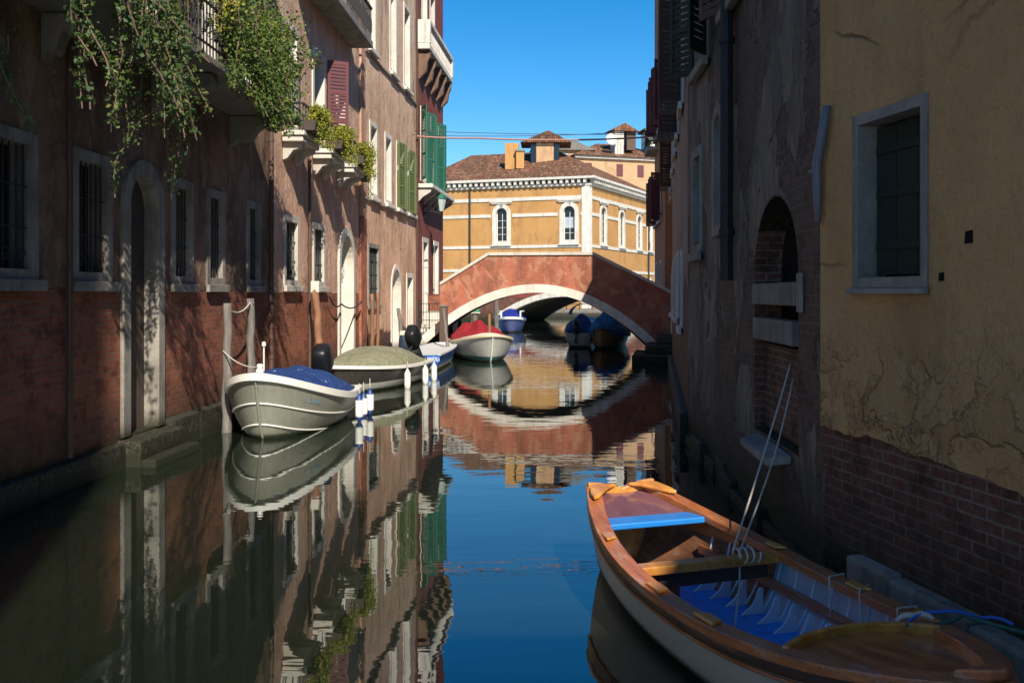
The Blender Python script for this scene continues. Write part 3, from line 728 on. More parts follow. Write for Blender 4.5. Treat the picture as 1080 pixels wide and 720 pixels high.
# ------------------------------------------------------------------ golden palace behind the bridge
PA = tag(empty('palace', (-14.0,101.0,0)), 'golden palace with white stone bands and arched windows behind the bridge', 'palace')
for key, P0, P1, us in (('front',(-14.0,101.0),(3.55,95.0),(9.1,16.45)),('side',(3.55,95.0),(12.2,115.0),(4.0,9.8,15.9,20.0))):
    f = Facade('facade', None, None, P0, P1); d = f.root
    d.location = (P0[0]+14.0, P0[1]-101.0, 0); d.parent = PA
    f.win = []
    # openings are direct parts of the palace; the facade empties are folded away below
    for k, u in enumerate(us):
        f.opening('window', u-1.02, u+1.02, 7.25, 11.5, fw=.42 if key == 'front' else .3, arch=True, frame=M['stone_white'], proud=.1, depth=.3 if key == 'front' else .16, sill=.3, head=.16, keystone=True,
                  bars=4, curtain=(1.2,2.3) if (key == 'front' and k == 1) else ((.9,2.2) if k == 3 else None))
        f.opening('window', u-.8, u+.8, 1.6, 4.1, fw=.3, arch=True, frame=M['stone_white'], proud=.08, depth=.3, bars=3)
    f.wall(M['pal'], 13.3, depth=.6, reveal=.34)
    L = f.L; e0 = .55 if key == 'side' else 0
    cuts = lambda z: [(u-1.2,u+1.2) for u in us] if 7.3 < z < 11.4 else []
    for z, h in ((11.75,.36),(10.1,.34),(6.9,.3),(4.5,.3)):
        u = .0; segs = []
        for c0, c1 in cuts(z)+[(L,L)]:
            if c0 > u: segs.append((u,c0))
            u = c1
        for s0, s1 in segs:
            mb = MB(); mb.box(s0+.004, s1-.004-(.8 if s1 == L and key == 'front' else 0), -.09, -.004, z, z+h)
            mb.build('string_course', M['stone_white'], d)
    if key == 'front':
        f.box('corner_pilaster', M['stone_white'], L-.78, L+.1, -.12, -.003, 0, 13.2, .02)
        f.pipe(5.6, .8, 13.2, .09, M['iron'], -.2)
    else:
        f.box('corner_pilaster', M['stone_white'], .12, .55, -.12, -.003, 0, 13.2, .02)
        f.pipe(19.0, .8, 13.2, .09, M['iron'], -.2)
    mb = MB(); mb.box(0,L+(.3 if key == 'front' else 0),-.2,-.004,13.1,13.35); mb.box(0,L+(.75 if key == 'front' else 0),-.7,-.004,13.75,14.0)
    k = 0; u = .1
    while u < L: mb.box(u,u+.28,-.55,-.01,13.353,13.747); u += .62
    mb.build('cornice', M['stone_white'], d)
    mb = MB(); mb.box(0,L,-.05,-.005,13.352,13.745); mb.build('frieze', M['iron'], d)  # near black strip filling the gaps between the dentils
    mt = Matrix.Translation(d.location) @ Matrix.Rotation(f.a, 4, 'Z')
    for chd in list(d.children): chd.parent = PA; chd.matrix_basis = mt
    bpy.data.objects.remove(d)
A = Vector((-14,101,0)); Cn = Vector((3.55,95,0)); D = Vector((12.2,115,0)); E = A+Vector((8.65,20,0))
def off(p, q): return p + (p-q).normalized()*.9
ctr = (A+Cn+D+E)/4
z0 = 14.02
a, c, dd, e = [Vector((p.x,p.y,z0)) + ((p-ctr).normalized()*.95) for p in (A,Cn,D,E)]
M1 = (A+E)/2+Vector((0,0,18.4)); M2 = (Cn+D)/2+Vector((0,0,18.4)); R2p = M2+(M1-M2)*.42; M2b = R2p
def roofmesh(name, faces, parent, loc):
    me = bpy.data.meshes.new(name); vs = []; fs = []; uvs = []
    for f in faces:
        n = len(vs); vs += [tuple(Vector(p)-Vector(loc)) for p in f]; fs.append(list(range(n,n+len(f))))
        e1 = (Vector(f[1])-Vector(f[0])).normalized(); nn = e1.cross(Vector(f[2])-Vector(f[0])).normalized(); e2 = nn.cross(e1)
        uvs += [((Vector(p)-Vector(f[0])).dot(e1), (Vector(p)-Vector(f[0])).dot(e2)) for p in f]
    me.from_pydata(vs, [], fs); l = me.uv_layers.new(name='UVMap')
    for i, u in enumerate(uvs): l.data[i].uv = u
    me.materials.append(M['tiles']); o = bpy.data.objects.new(name, me); C.objects.link(o); o.parent = parent; return o
pr = roofmesh('roof', [[a,c,R2p,M1],[c,dd,R2p],[dd,e,M1,R2p],[e,a,M1],[e,dd,c,a]], PA, (-14,101,0))
def pbox(name, mat, x0,x1,y0,y1,z0,z1, parent, bevel=.02):
    mb = MB(); mb.box(x0+14,x1+14,y0-101,y1-101,z0,z1); return mb.build(name, mat, parent, bevel=bevel)
ch = pbox('chimney', M['pal'], -5.2,-3.75,101.2,102.6,15.5,18.3, pr); pbox('chimney', M['pal'], -4.0,-3.15,100.6,101.2,15.5,17.3, pr)
pbox('chimney_cap', M['quay'], -4.1,-3.05,100.5,101.25,17.302,17.5, ch)
dm = pbox('dormer', M['rear'], -1.9,.0,103.0,107,16,18.6, pr)
pbox('window', M['pane'], -2.5,-1.92,102.95,103.3,16.4,18.5, dm); pbox('window', M['pane'], .02,.6,102.95,103.3,16.4,18.5, dm)
mb = MB(); mb.prism([(-3.6+14,102.5-101,18.62),(1.9+14,102.5-101,18.62),(-.6+14,102.5-101,19.9)], (0,4.5,0)); mb.build('dormer_roof', M['tiles'], dm)
for k in range(3): pbox('antenna', M['iron'], 7.4+k*.35,7.43+k*.35,110,110.03,18,20.2-k*.4, pr, 0)

# houses behind the palace
RH = empty('house', (3.0,124,0), rad(18), 'pale house with white gabled chimney rising behind the palace roof', 'house')
def rbox(name, mat, x0,x1,y0,y1,z0,z1, parent=RH): 
    mb = MB(); mb.box(x0,x1,y0,y1,z0,z1); return mb.build(name, mat, parent)
wl = rbox('wall', M['rear'], 0,14,0,12,.7,20.3)
for x in (1.2,5.6,8.6,11.4): w = rbox('window', M['purple_sh'], x,x+.9,-.06,-.003,17.8,19.4)
rbox('cornice', M['stone_white'], -.3,14.3,-.4,-.065,20.0,20.3)
mb = MB(); b4 = [(-.7,-.7,20.32),(14.7,-.7,20.32),(14.7,12.7,20.32),(-.7,12.7,20.32)]; p1, p2 = (5,6,23.0), (9,6,23.0)
mb.face([b4[0],b4[1],p2,p1]); mb.face([b4[1],b4[2],p2]); mb.face([b4[2],b4[3],p1,p2]); mb.face([b4[3],b4[0],p1]); mb.face(list(reversed(b4)))
rr = mb.build('roof', M['tiles'], RH)
chm = rbox('chimney', M['stone'], 5.6,6.9,.6,2.2,20.2,23.9, rr)
mb = MB(); mb.prism([(4.9,.2,23.92),(9.0,.2,23.92),(6.95,.2,25.0)], (0,2.6,0)); mb.build('chimney_cap', M['tiles'], chm)
rbox('chimney', M['brown_sh'], 7.4,8.7,.8,2.4,21.5,23.9, rr)
dsh = MB(); dsh.lathe([(.02,0),(.5,.1),(.8,.28),(.82,.3),(.5,.14),(.02,.04)], (0,0,0), 16)
o = dsh.build('satellite_dish', M['white_paint'], rr, smooth=True); o.location = (4.9,.2,22.6); o.rotation_euler = (rad(80),0,0)
RC = empty('house', (12.6,128,0), rad(10), 'small white tower with tiled cap at the right edge of the palace roof', 'house')
mb = MB(); mb.box(0,3,0,3,.7,24.2); mb.build('wall', M['white_paint'], RC)
mb = MB(); mb.box(-.4,3.4,-.4,3.4,24.21,24.5); mb.prism([(-.4,-.4,24.52),(3.4,-.4,24.52),(1.5,-.4,25.6)], (0,3.8,0)); mb.build('roof', M['tiles'], RC)
RA = empty('house', (-2.5,126,0), rad(5), 'distant rooftop room with grey roof behind the palace chimneys', 'house')
mb = MB(); mb.box(0,7.5,0,6,.7,21.3); mb.build('wall', M['rear'], RA)
for x in (1.0,3.0,5.2): mb = MB(); mb.box(x,x+1.4,-.05,-.003,19.4,20.9); mb.build('window', M['pane_shade'], RA)
mb = MB(); mb.prism([(-.6,-.5,21.32),(8.1,-.5,21.32),(5.5,-.5,22.5),(2,-.5,22.5)], (0,7,0)); mb.build('roof', M['quay'], RA)
# added houses, unseen behind the viewer, shaped to shade near water and walls
for x0, x1, h, lab in ((-2.6,1.0,24,'added tall house, unseen behind the viewer, shading the left canal wall'),(3.7,5.68,12.0,'lowest added house, unseen behind the viewer, letting sun onto the boat'),(5.7,8.18,13.1,'middle added house, unseen behind the viewer, stepped to shape the sun patch'),(8.2,24,21,'added tall house, unseen behind the viewer, shading the right canal wall')):
    b = empty('house', (x0,-14,0), 0, lab, 'house')
    mb = MB(); mb.box(0,x1-x0,0,6,-.6,h); mb.build('wall', M['rear'], b)
    mb = MB(); mb.prism([(0,-.3,h+.02),(0,6.0,h+.02),(0,3,h+.6)], (x1-x0,0,0)); mb.build('roof', M['tiles'], b)

LS = Facade('house', 'added apricot house, unseen left of the viewer, bouncing sun onto the right wall', 'house', (-11.8,-1.0), (-6.6,5.9))  # added out of view to bounce warm sunlight onto the ochre wall
for k in range(3):
    LS.opening('window', 1.2+2.6*k, 2.2+2.6*k, 2.4, 4.0, fw=.13, frame=M['stone_white'], sill=.1)
    LS.opening('window', 1.2+2.6*k, 2.2+2.6*k, 5.8, 7.6, fw=.13, frame=M['stone_white'], sill=.1)
LS.wall(plaster('apricot_plaster', (.66,.40,.22), (.58,.34,.18), (.25,.15,.09), streak=.3), 9.5, depth=5); LS.roof(9.5, 5)

# ------------------------------------------------------------------ bridges
def bridge(label, loc, rz, x0, x1, xa, k, zi, xc, top, depth, ringw, mat, wall_t=.3):
    r = empty('bridge', loc, rz, label, 'bridge')
    N = 48; xs = [xc-xa+2*xa*i/N for i in range(N+1)]
    zin = lambda x: zi-k*(x-xc)**2
    def nrm(x):
        t = Vector((1,-2*k*(x-xc))).normalized(); return Vector((-t.y,t.x))
    inn = [Vector((x,zin(x))) for x in xs]; out = [Vector((x,zin(x)))+nrm(x)*ringw for x in xs]
    def topz(x):
        for (a,za),(b,zb) in zip(top,top[1:]):
            if a <= x <= b: return za+(zb-za)*(x-a)/(b-a)
        return top[0][1] if x < top[0][0] else top[-1][1]
    for y0, y1, sg in ((0,wall_t,-1),(depth-wall_t,depth,1)):
        mb = MB(); outer = [p for p in out if x0 <= p.x <= x1 and p.y < topz(p.x)-.02]
        poly = [(x0,-.7)] + [(max(x0,outer[0].x),-.7)] + [(p.x,p.y) for p in outer] + [(min(x1,outer[-1].x),-.7),(x1,-.7)] + [(x,z) for x,z in reversed(top)]
        cl = [poly[0]]
        for p in poly[1:]:
            if (Vector(p)-Vector(cl[-1])).length > 1e-4: cl.append(p)
        pv = [Vector((a,b,0)) for a,b in cl]
        for t in tessellate_polygon([pv]):
            mb.face([(pv[i].x,y0,pv[i].y) for i in t]); mb.face([(pv[i].x,y1,pv[i].y) for i in reversed(t)])
        for i in range(len(pv)):
            a, b = pv[i], pv[(i+1)%len(pv)]; mb.face([(a.x,y0,a.y),(b.x,y0,b.y),(b.x,y1,b.y),(a.x,y1,a.y)])
        mb.build('parapet', mat, r)
        yr0, yr1 = (-.05, wall_t) if sg < 0 else (depth-wall_t, depth+.05)
        mb = MB()
        for i in range(N):                # one arch stone each
            a, b, c2, d2 = inn[i], inn[i+1], out[i+1], out[i]
            if max(a.y,b.y) < -.8: continue
            g = .012 if i % 2 else 0
            mb.prism([(a.x,yr0-g,a.y),(b.x,yr0-g,b.y),(c2.x,yr0-g,c2.y),(d2.x,yr0-g,d2.y)], (0,yr1-yr0,0))
        mb.build('arch_ring', M['stone_white'], r)
        mb = MB(); seg = []
        for (a,za),(b,zb) in zip(top,top[1:]):
            nseg = max(1,int((b-a)/.9))
            for q in range(nseg):
                xa_, xb_ = a+(b-a)*q/nseg, a+(b-a)*(q+1)/nseg; za_, zb_ = za+(zb-za)*q/nseg, za+(zb-za)*(q+1)/nseg
                mb.prism([(xa_+.003,y0-.06,za_+.003),(xb_-.003,y0-.06,zb_+.003),(xb_-.003,y0-.06,zb_+.12),(xa_+.003,y0-.06,za_+.12)], (0,y1-y0+.12,0))
        mb.build('coping', M['stone'], r, bevel=.01)
    mb = MB(); rows = [[(p.x,wall_t+.002,p.y),(p.x,depth-wall_t-.002,p.y)] for p in inn]; mb.grid(rows)
    rows = [[(p.x,wall_t+.002,p.y+.12),(p.x,depth-wall_t-.002,p.y+.12)] for p in inn]; mb.grid(rows)
    mb.build('vault', M['plinth'], r)
    mb = MB(); dz = .95
    pts = [(x,z-dz) for x,z in top]; n = 60
    for q in range(n):
        xa_ = x0+(x1-x0)*q/n; xb_ = x0+(x1-x0)*(q+1)/n; z = round((topz((xa_+xb_)/2)-dz)/.14)*.14
        zl = max(-.5, zin((xa_+xb_)/2)+.13)
        mb.box(xa_,xb_,wall_t+.003,depth-wall_t-.003,min(zl,z-.05),z)
    mb.build('steps', M['quay'], r)
    return r
bridge('red brick footbridge with a white stone arch over the canal', (0,33.7,0), 0, -4.05, 4.2, 4.95, .118, 2.25, -.62,
       [(-4.05,2.5),(-2.33,3.56),(1.39,3.58),(4.2,2.2)], 3.0, .3, M['bridge'])
bridge('low farther bridge with white arch seen through the first arch', (-4.2,73.5,0), rad(-26), -9.0, 16.0, 6.2, .055, 2.0, 5.6,
       [(-9.0,1.2),(-4.0,1.2),(3.0,3.0),(8.0,3.0),(16.0,1.2)], 8.5, .42, M['L4'], .4)
# ------------------------------------------------------------------ boats
def paint2(name, top, bottom, zs, rough=.4, dirt=.45):
    g = G(name); o = g.obj(); z = g.sep(o)[2]
    a = g.noise(o, 2.0, 6, .6); b = g.noise(g.map(o,(5,5,.8)), 3, 6, .7)
    c = g.mix(g.smooth(g.math('ADD', z, g.math('MULTIPLY', g.math('SUBTRACT', a, .5), .03)), zs-.008, zs+.008), bottom, top)
    c = g.mix(g.ramp(b, [(.45,0),(.8,dirt)]), c, (.1,.09,.065))
    sc_ = g.noise(g.map(o,(1.2,1.2,16)), 2.2, 6, .7, .3)
    c = g.mix(g.ramp(sc_, [(.58,0),(.66,.45)]), c, mul(top,.45))
    c = g.mix(g.smooth(g.math('ADD', z, g.math('MULTIPLY', g.math('SUBTRACT', b, .5), .12)), .1, .03), c, (.03,.038,.018))
    return g.set(c, g.ramp(a, [(.3,rough),(.8,rough+.2)]), g.bump(b, .08, .01))

class Boat:
    def __init__(s, name, label, stern, bow, B, zs, zm, zb, draft=.2, wt=.8, sm=.42, e=.6, rake=.35, q=.5, qz=.75, group=None, halff=None):
        d = Vector((bow[0]-stern[0], bow[1]-stern[1], 0)); s.L = d.length
        s.root = empty(name, (stern[0],stern[1],0), math.atan2(d.y,d.x), label, 'boat', group)
        s.B, s.zs, s.zm, s.zb, s.draft, s.wt, s.sm, s.e, s.rake, s.q, s.qz, s.halff = B, zs, zm, zb, draft, wt, sm, e, rake, q, qz, halff
    def half(s, u):
        if s.halff: return s.halff(u)
        if u < s.sm: return s.B*(s.wt+(1-s.wt)*math.sin(PI/2*u/s.sm))
        return s.B*max(0,math.cos(PI/2*((u-s.sm)/(1-s.sm))))**s.e
    def sheer(s, u):
        return s.zs*(1-u)*(1-2*u)+4*s.zm*u*(1-u)+s.zb*u*(2*u-1)
    def pt(s, u, t, side, off=0.0):
        h = s.half(u); a = t*PI/2; zk = -s.draft*(1-u**5)-.02
        y = (h)*math.cos(a)**s.q*(1-.12*t) if t < 1 else 0.0
        z = s.sheer(u)+(zk-s.sheer(u))*math.sin(a)**(1/s.qz)
        x = u*s.L - s.rake*u**4*t
        if off: y = max(0,y-off) if off > 0 else y-off
        return Vector((x, side*y, z))
    def rows(s, t0, t1, m=10, n=30, side=1, off=0.0, u0=0.0, u1=1.0):
        return [[s.pt(u0+(u1-u0)*(1-(1-i/n)**2), t0+(t1-t0)*j/m, side, off) for j in range(m+1)] for i in range(n+1)]
    def shell(s, name, mat, t0=0.0, t1=1.0, off=0.0, n=64, transom=True, smooth=True, label=None):
        mb = MB()
        for sd in (1,-1): mb.grid(s.rows(t0,t1,n=n,side=sd,off=off))
        if transom:
            a = [s.pt(0,t0+(t1-t0)*j/10,1) for j in range(11)]; b = [s.pt(0,t0+(t1-t0)*j/10,-1) for j in range(11)]
            mb.face(a+list(reversed(b))[(1 if t1 >= 1 else 0):])
        o = mb.build(name, mat, s.root, smooth=smooth)
        if label: o['label'] = label
        return o
    def line(s, t, out=.0, u0=0.0, u1=1.0, n=30, side=1, dz=0.0):
        r = []
        for i in range(n+1):
            u = u0+(u1-u0)*(1-(1-i/n)**2); p = s.pt(u,t,side)
            if out:
                d = s.pt(min(1,u+.01),t,side)-s.pt(max(0,u-.01),t,side); nn = Vector((-d.y*side, d.x*side, 0)); nn = nn*(1 if nn.y*side >= 0 else -1); nn.normalize(); p = p+nn*out
            p.z += dz; r.append(p)
        return r
    def gunwale(s, name, mat, inn, out, up, dn, u0=0.0, u1=1.0, bow=True, parent=None):
        mb = MB()
        if bow:
            p = s.line(0,0,u0,1.0,34,1)+list(reversed(s.line(0,0,u0,1.0,34,-1)))[1:]
            mb.sweep(p, [(inn*-1,-dn),(out,-dn),(out,up),(-inn,up)] if False else [(out,-dn),(out,up),(-inn,up),(-inn,-dn)])
        else:
            for sd in (1,-1):
                p = s.line(0,0,u0,u1,34,sd)
                if sd < 0: p.reverse()
                mb.sweep(p, [(out,-dn),(out,up),(-inn,up),(-inn,-dn)])
        return mb.build(name, mat, parent or s.root, smooth=False, bevel=.006)
    def strake(s, name, mat, t, r=.012, u0=.02, u1=.985):
        mb = MB()
        for sd in (1,-1): mb.tube(s.line(t,.01,u0,u1,90,sd), r, 6)
        return mb.build(name, mat, s.root, smooth=True)
    def tarp(s, name, mat, u0, u1, peak, over=.05, skirt=.12, wr=.03, seed=0, pk=.5, pw=2.2):
        mb = MB(); n, m = 36, 26; rows = []
        for i in range(n+1):
            k = i/n; u = u0+(u1-u0)*k; row = []
            prof = math.sin(PI*min(1,max(0,k)) )**.6 if 0 < k < 1 else 0
            prof *= 1-.35*abs(k-pk)
            for j in range(m+1):
                v = -1+2*j/m
                h = s.half(u)+over
                y = h*max(-1,min(1,v*1.06)); z = s.sheer(u)+.03+peak*prof*(1-abs(v)**pw)
                z += wr*mnoise.noise((u*9+seed, v*2.5, seed*1.7))*(1-abs(v)**4)*(.3+prof)
                if abs(v) > .94: z -= skirt*(abs(v)-.94)/.06
                row.append((u*s.L, y, z))
            rows.append(row)
        mb.grid(rows)
        return mb.build(name, mat, s.root, smooth=True)
    def world(s, p):
        return s.root.matrix_basis @ Vector(p)

def set_basis(): bpy.context.view_layer.update()

def motor(parent, x, y, z, mat, s=1.0, tilt=0.0, capmat=None, name='outboard_motor'):
    """outboard motor clamped to a transom, cowl aft (-x)"""
    mb = MB(); rows = []
    prof = [(0,.8,.75),(.03,.97,.92),(.12,1.03,1),(.27,1.0,.97),(.37,.92,.9),(.425,.78,.76),(.445,.5,.5),(.45,.2,.2)]
    for z_, a, b in prof:
        row = []
        for k in range(16):
            t = 2*PI*k/16; cx = math.copysign(abs(math.cos(t))**.45, math.cos(t)); cy = math.copysign(abs(math.sin(t))**.5, math.sin(t))
            row.append((-.16*s+cx*.2*a*s+(.06*s*z_), cy*.14*b*s, z_*s))
        rows.append(row)
    mb.grid(rows, close_v=True); mb.face(list(reversed(rows[0]))); mb.face(rows[-1])
    if name == 'outboard_motor': pass
    o = mb.build(name, mat, parent, smooth=True); o.location = (x,y,z); o.rotation_euler = (0,tilt,0)
    mb = MB(); mb.prism([(-.2*s,-.04*s,-.01),(-.06*s,-.04*s,-.01),(-.08*s,-.03*s,-.55*s),(-.2*s,-.03*s,-.55*s)], (0,.08*s,0)); mb.box(-.3*s,-.02*s,-.09*s,.09*s,-.57*s,-.552*s)
    mb.build('motor_leg', M['iron'], o, bevel=.01)
    mb = MB(); mb.box(-.03*s,.12*s,-.1*s,.1*s,-.16*s,-.02*s); mb.tube([(.0,0,.1*s),(.25*s,.02,.14*s),(.42*s,.03,.16*s)], .018*s, 6); mb.build('clamp', M['iron'], o, bevel=.01)
    if capmat:
        mb = MB(); mb.box(-.34*s,.06*s,-.11*s,.11*s,.36*s,.47*s); mb.build('cowl_cap', capmat, o, bevel=.03)
    return o

# rough stroke letters, laid along the hull
GLY = {'L':[(0,1,0,0),(0,0,.6,0)],'I':[(.2,0,.2,1)],'G':[(.7,.9,.1,.9),(.1,.9,.1,.1),(.1,.1,.7,.1),(.7,.1,.7,.5),(.7,.5,.4,.5)],'N':[(0,0,0,1),(0,1,.7,0),(.7,0,.7,1)],
       'A':[(0,0,.35,1),(.35,1,.7,0),(.15,.4,.55,.4)],'O':[(.05,.05,.05,.95),(.05,.95,.65,.95),(.65,.95,.65,.05),(.65,.05,.05,.05)],
       'R':[(0,0,0,1),(0,1,.6,1),(.6,1,.6,.5),(.6,.5,0,.5),(.2,.5,.65,0)],'S':[(.65,.95,.05,.95),(.05,.95,.05,.5),(.05,.5,.65,.5),(.65,.5,.65,.05),(.65,.05,.05,.05)]}
def letters(word, f, h, r, name, mat, parent):
    mb = MB(); x = 0
    for ch in word:
        for x0,y0,x1,y1 in GLY[ch]: mb.tube([f(x+x0*h*.8,y0*h), f(x+x1*h*.8,y1*h)], r, 4)
        x += h*.85
    return mb.build(name, mat, parent)

m_white = paint('boat_white_gelcoat', (.74,.73,.68), .35, .25, (.3,.27,.2))
m_black = plain('motor_black', (.012,.013,.016), .3)
m_navy = plain('motor_navy', (.02,.035,.07), .35)

# --- grey boat, blue cover
b1 = Boat('boat', 'grey motorboat with white rim under a speckled blue cover, nearest at left wall', (-4.32,17.25), (-4.43,14.05), .93, .5, .56, .98, draft=.18, wt=.86, sm=.4, e=.5, rake=.42, q=.62, qz=.8)
b1.shell('hull', paint2('grey_green_hull', (.22,.22,.18), (.2,.2,.165), .05, .4, .55))
b1.gunwale('rub_rail', m_white, .09, .035, .05, .06)
b1.strake('strake', m_white, .33, .014, .02, .9996); b1.strake('strake', m_white, .58, .013, .02, .9996)
mb = MB(); mb.tube([b1.pt(1,t/10,1)+Vector((.01,0,0)) for t in range(10)], .022, 6); mb.build('stem', paint('stem_paint', (.22,.22,.18)), b1.root, smooth=True)
fd = MB(); fd.grid([[(u*b1.L, v*(b1.half(u)-.05), b1.sheer(u)+.035) for v in (-1,-.5,0,.5,1)] for u in [.74+.26*k/10 for k in range(11)]]); fd.build('foredeck', m_white, b1.root)
b1.tarp('cover', cloth('blue_cover_cloth', (.018,.055,.2), .5, spots=(.6,.63,.66), scale=4), .0, .84, .43, -.05, .02, .06, 3, .4)
mb = MB(); mb.lathe([(.07,0),(.06,.06),(.035,.09),(.05,.13),(.03,.15)], (2.98,0,1.0), 10); mb.build('bow_bitt', m_white, b1.root, smooth=True)
mb = MB(); mb.tube([(1.35,-.5,.55),(1.35,-.5,1.32)], .014, 6); mb.lathe([(.02,0),(.035,.02),(.035,.07),(.02,.09)], (1.35,-.5,1.31), 8); mb.build('light_pole', m_white, b1.root)
motor(b1.root, .05, .12, .72, m_black, 1.15, rad(28))
fs = lambda x, y: b1.pt(.83-x/b1.L, .235-y*.9, 1)+Vector((0,.006,0))
letters('LIGNANO', fs, .06, .0045, 'lettering', plain('pale_blue_lettering', (.1,.18,.24), .5), b1.root)

# --- dark boat, olive cover
b2 = Boat('boat', 'dark sided motorboat under an olive canvas cover beside the house wall', (-3.85,24.5), (-4.8,20.5), .88, .5, .5, .62, draft=.15, wt=.85, sm=.45, e=.6, rake=.5, q=.6, qz=.8)
b2.shell('hull', paint2('dark_hull', (.035,.03,.027), (.5,.5,.45), .2))
b2.gunwale('rub_rail', m_white, .08, .03, .035, .035)
b2.tarp('cover', cloth('olive_cover_cloth', (.25,.245,.16), .5, scale=4), .04, .82, .43, -.04, .02, .07, 9, .45, 3.0)
fd = MB(); fd.grid([[(u*b2.L, v*(b2.half(u)-.05), b2.sheer(u)+.02) for v in (-1,0,1)] for u in [.78+.22*k/8 for k in range(9)]]); fd.build('foredeck', m_white, b2.root)
motor(b2.root, -.06, .22, .8, m_black, 1.2, rad(42))

# --- blue barge
b3 = Boat('boat', 'flat blue work barge with pale deck beyond the olive covered boat', (-3.82,27.0), (-3.72,32.6), .6, .46, .48, .52, draft=.2, wt=.95, sm=.4, e=.25, rake=.3, q=.4, qz=.6)
b3.shell('hull', paint2('blue_hull', (.025,.11,.42), (.42,.4,.32), .14))
b3.gunwale('rub_rail', paint('barge_rail', (.55,.56,.56), .5), .07, .03, .03, .02)
dk = MB(); dk.grid([[(u*b3.L, v*(b3.half(u)-.02), b3.sheer(u)+.012-.03*(1-abs(v))) for v in (-1,-.5,0,.5,1)] for u in [k/20 for k in range(20)]+[.99]]); dk.build('deck', paint('barge_deck', (.55,.57,.58), .6, .35), b3.root)
mb = MB(); mb.box(-.012,-.004,-.56,-.12,.26,.43); mb.build('stripe_panel', paint('bright_blue', (.02,.16,.62), .4, .2), b3.root)
letters('ROSSI', lambda x, y: Vector((-.018, -.2-x, .29+y)), .1, .011, 'lettering', M['white_paint'], b3.root)
motor(b3.root, -.02, .38, .62, m_navy, 1.15, 0, paint('cream_cap', (.7,.66,.5), .5))

# --- boat with red cover under the bridge
b4 = Boat('boat', 'pale grey boat with a red cover, bow towards us by the bridge arch', (-3.05,35.0), (-1.93,30.2), 1.02, .55, .6, .88, draft=.2, wt=.8, sm=.5, e=.55, rake=.6, q=.62, qz=.8)
b4.shell('hull', paint2('pale_grey_hull', (.42,.42,.4), (.02,.09,.085), .18))
b4.gunwale('rub_rail', paint('cream_rail', (.68,.62,.42), .5), .07, .03, .04, .04)
fd = MB(); fd.grid([[(u*b4.L, v*(b4.half(u)-.05), b4.sheer(u)+.03+.16*(1-v*v)*min(1,(1-u)*5)) for v in (-1,-.7,-.3,0,.3,.7,1)] for u in [.52+.48*k/12 for k in range(13)]]); fd.build('foredeck', m_white, b4.root, smooth=True)
b4.tarp('cover', cloth('red_cover_cloth', (.33,.018,.03), .9, scale=6), .0, .6, .52, -.02, .05, .3, 21)
mb = MB(); mb.tube([b4.pt(1,t/10,1)+Vector((.01,0,0)) for t in range(10)], .03, 6); mb.build('stem', m_white, b4.root)
mb = MB(); mb.tube([(3.9,.05,.75),(3.9,.05,1.55)], .05, 8); mb.build('bow_post', M['pole_brown'], b4.root)

# --- boats moored on the right beyond the bridge
b5 = Boat('boat', 'grey skiff with navy cover, square stern towards us beyond the bridge', (1.02,38.7), (1.3,43.4), .62, .62, .6, .8, draft=.2, wt=.85, q=.5, qz=.7)
b5.shell('hull', paint2('mid_grey_hull', (.5,.51,.51), (.08,.08,.08), .1)); b5.gunwale('rub_rail', m_white, .06, .03, .03, .04)
b5.tarp('cover', cloth('navy_cover_cloth', (.04,.055,.16), .9, scale=5), .03, .95, .6, .05, .1, .16, 5)
motor(b5.root, -.05, .1, .72, m_black, .9, rad(10))
b6 = Boat('boat', 'brown wooden boat with teal blue cover by the right bridge foot', (2.75,42.2), (1.85,37.5), .78, .6, .6, .8, draft=.2, wt=.8, q=.6, qz=.8)
b6.shell('hull', paint2('varnished_hull', (.3,.17,.07), (.04,.03,.02), .12)); b6.gunwale('rub_rail', M['brown_sh'], .06, .03, .03, .04)
b6.tarp('cover', cloth('teal_cover_cloth', (.05,.17,.33), .9, scale=5), .02, .93, .75, .06, .2, .2, 31)
b7 = Boat('boat', 'boat with blue sun canopy and pale blue bow, farthest on the right', (2.1,51), (1.55,46.2), .9, .7, .65, .9, draft=.2, wt=.8)
b7.shell('hull', paint2('pale_blue_hull', (.45,.6,.68), (.4,.4,.38), .12)); b7.gunwale('rub_rail', m_white, .06, .03, .04, .04)
b7.tarp('cover', cloth('sky_cover_cloth', (.2,.42,.6), .6), .5, .96, .25, -.02, .05, .08, 8)
mb = MB(); rows = [[(x, 1.0*math.sin(a), 1.15+.62*math.cos(a)) for a in [-PI/2+PI*k/14 for k in range(15)]] for x in (1.2,1.9,2.6,3.2)]; mb.grid(rows); mb.build('canopy', cloth('canopy_cloth', (.02,.05,.2), .4), b7.root, smooth=True)
mb = MB()
for x in (1.22,3.18):
    for sd in (-1,1): mb.tube([(x,sd*.98,1.2),(x,sd*.85,.68)], .02, 6)
mb.build('canopy_frame', m_white, b7.root)
b8 = Boat('boat', 'white boat with royal blue cover moored on the left beyond the bridge', (-2.6,58.5), (-2.45,54.0), .85, .7, .7, .85, draft=.2, wt=.85, e=.35)
b8.shell('hull', paint2('navy_white_hull', (.05,.07,.2), (.04,.05,.12), .12)); b8.gunwale('rub_rail', m_white, .07, .05, .06, .08)
b8.tarp('cover', cloth('royal_cover_cloth', (.015,.03,.26), .6), .05, .95, .55, -.02, .03, .06, 14)
mb = MB()
for sd in (-1,1): mb.tube([(4.1,sd*.55,.8),(4.1,sd*.55,1.2),(3.4,sd*.75,1.2)], .05, 8)
mb.build('bow_rail', m_white, b8.root)

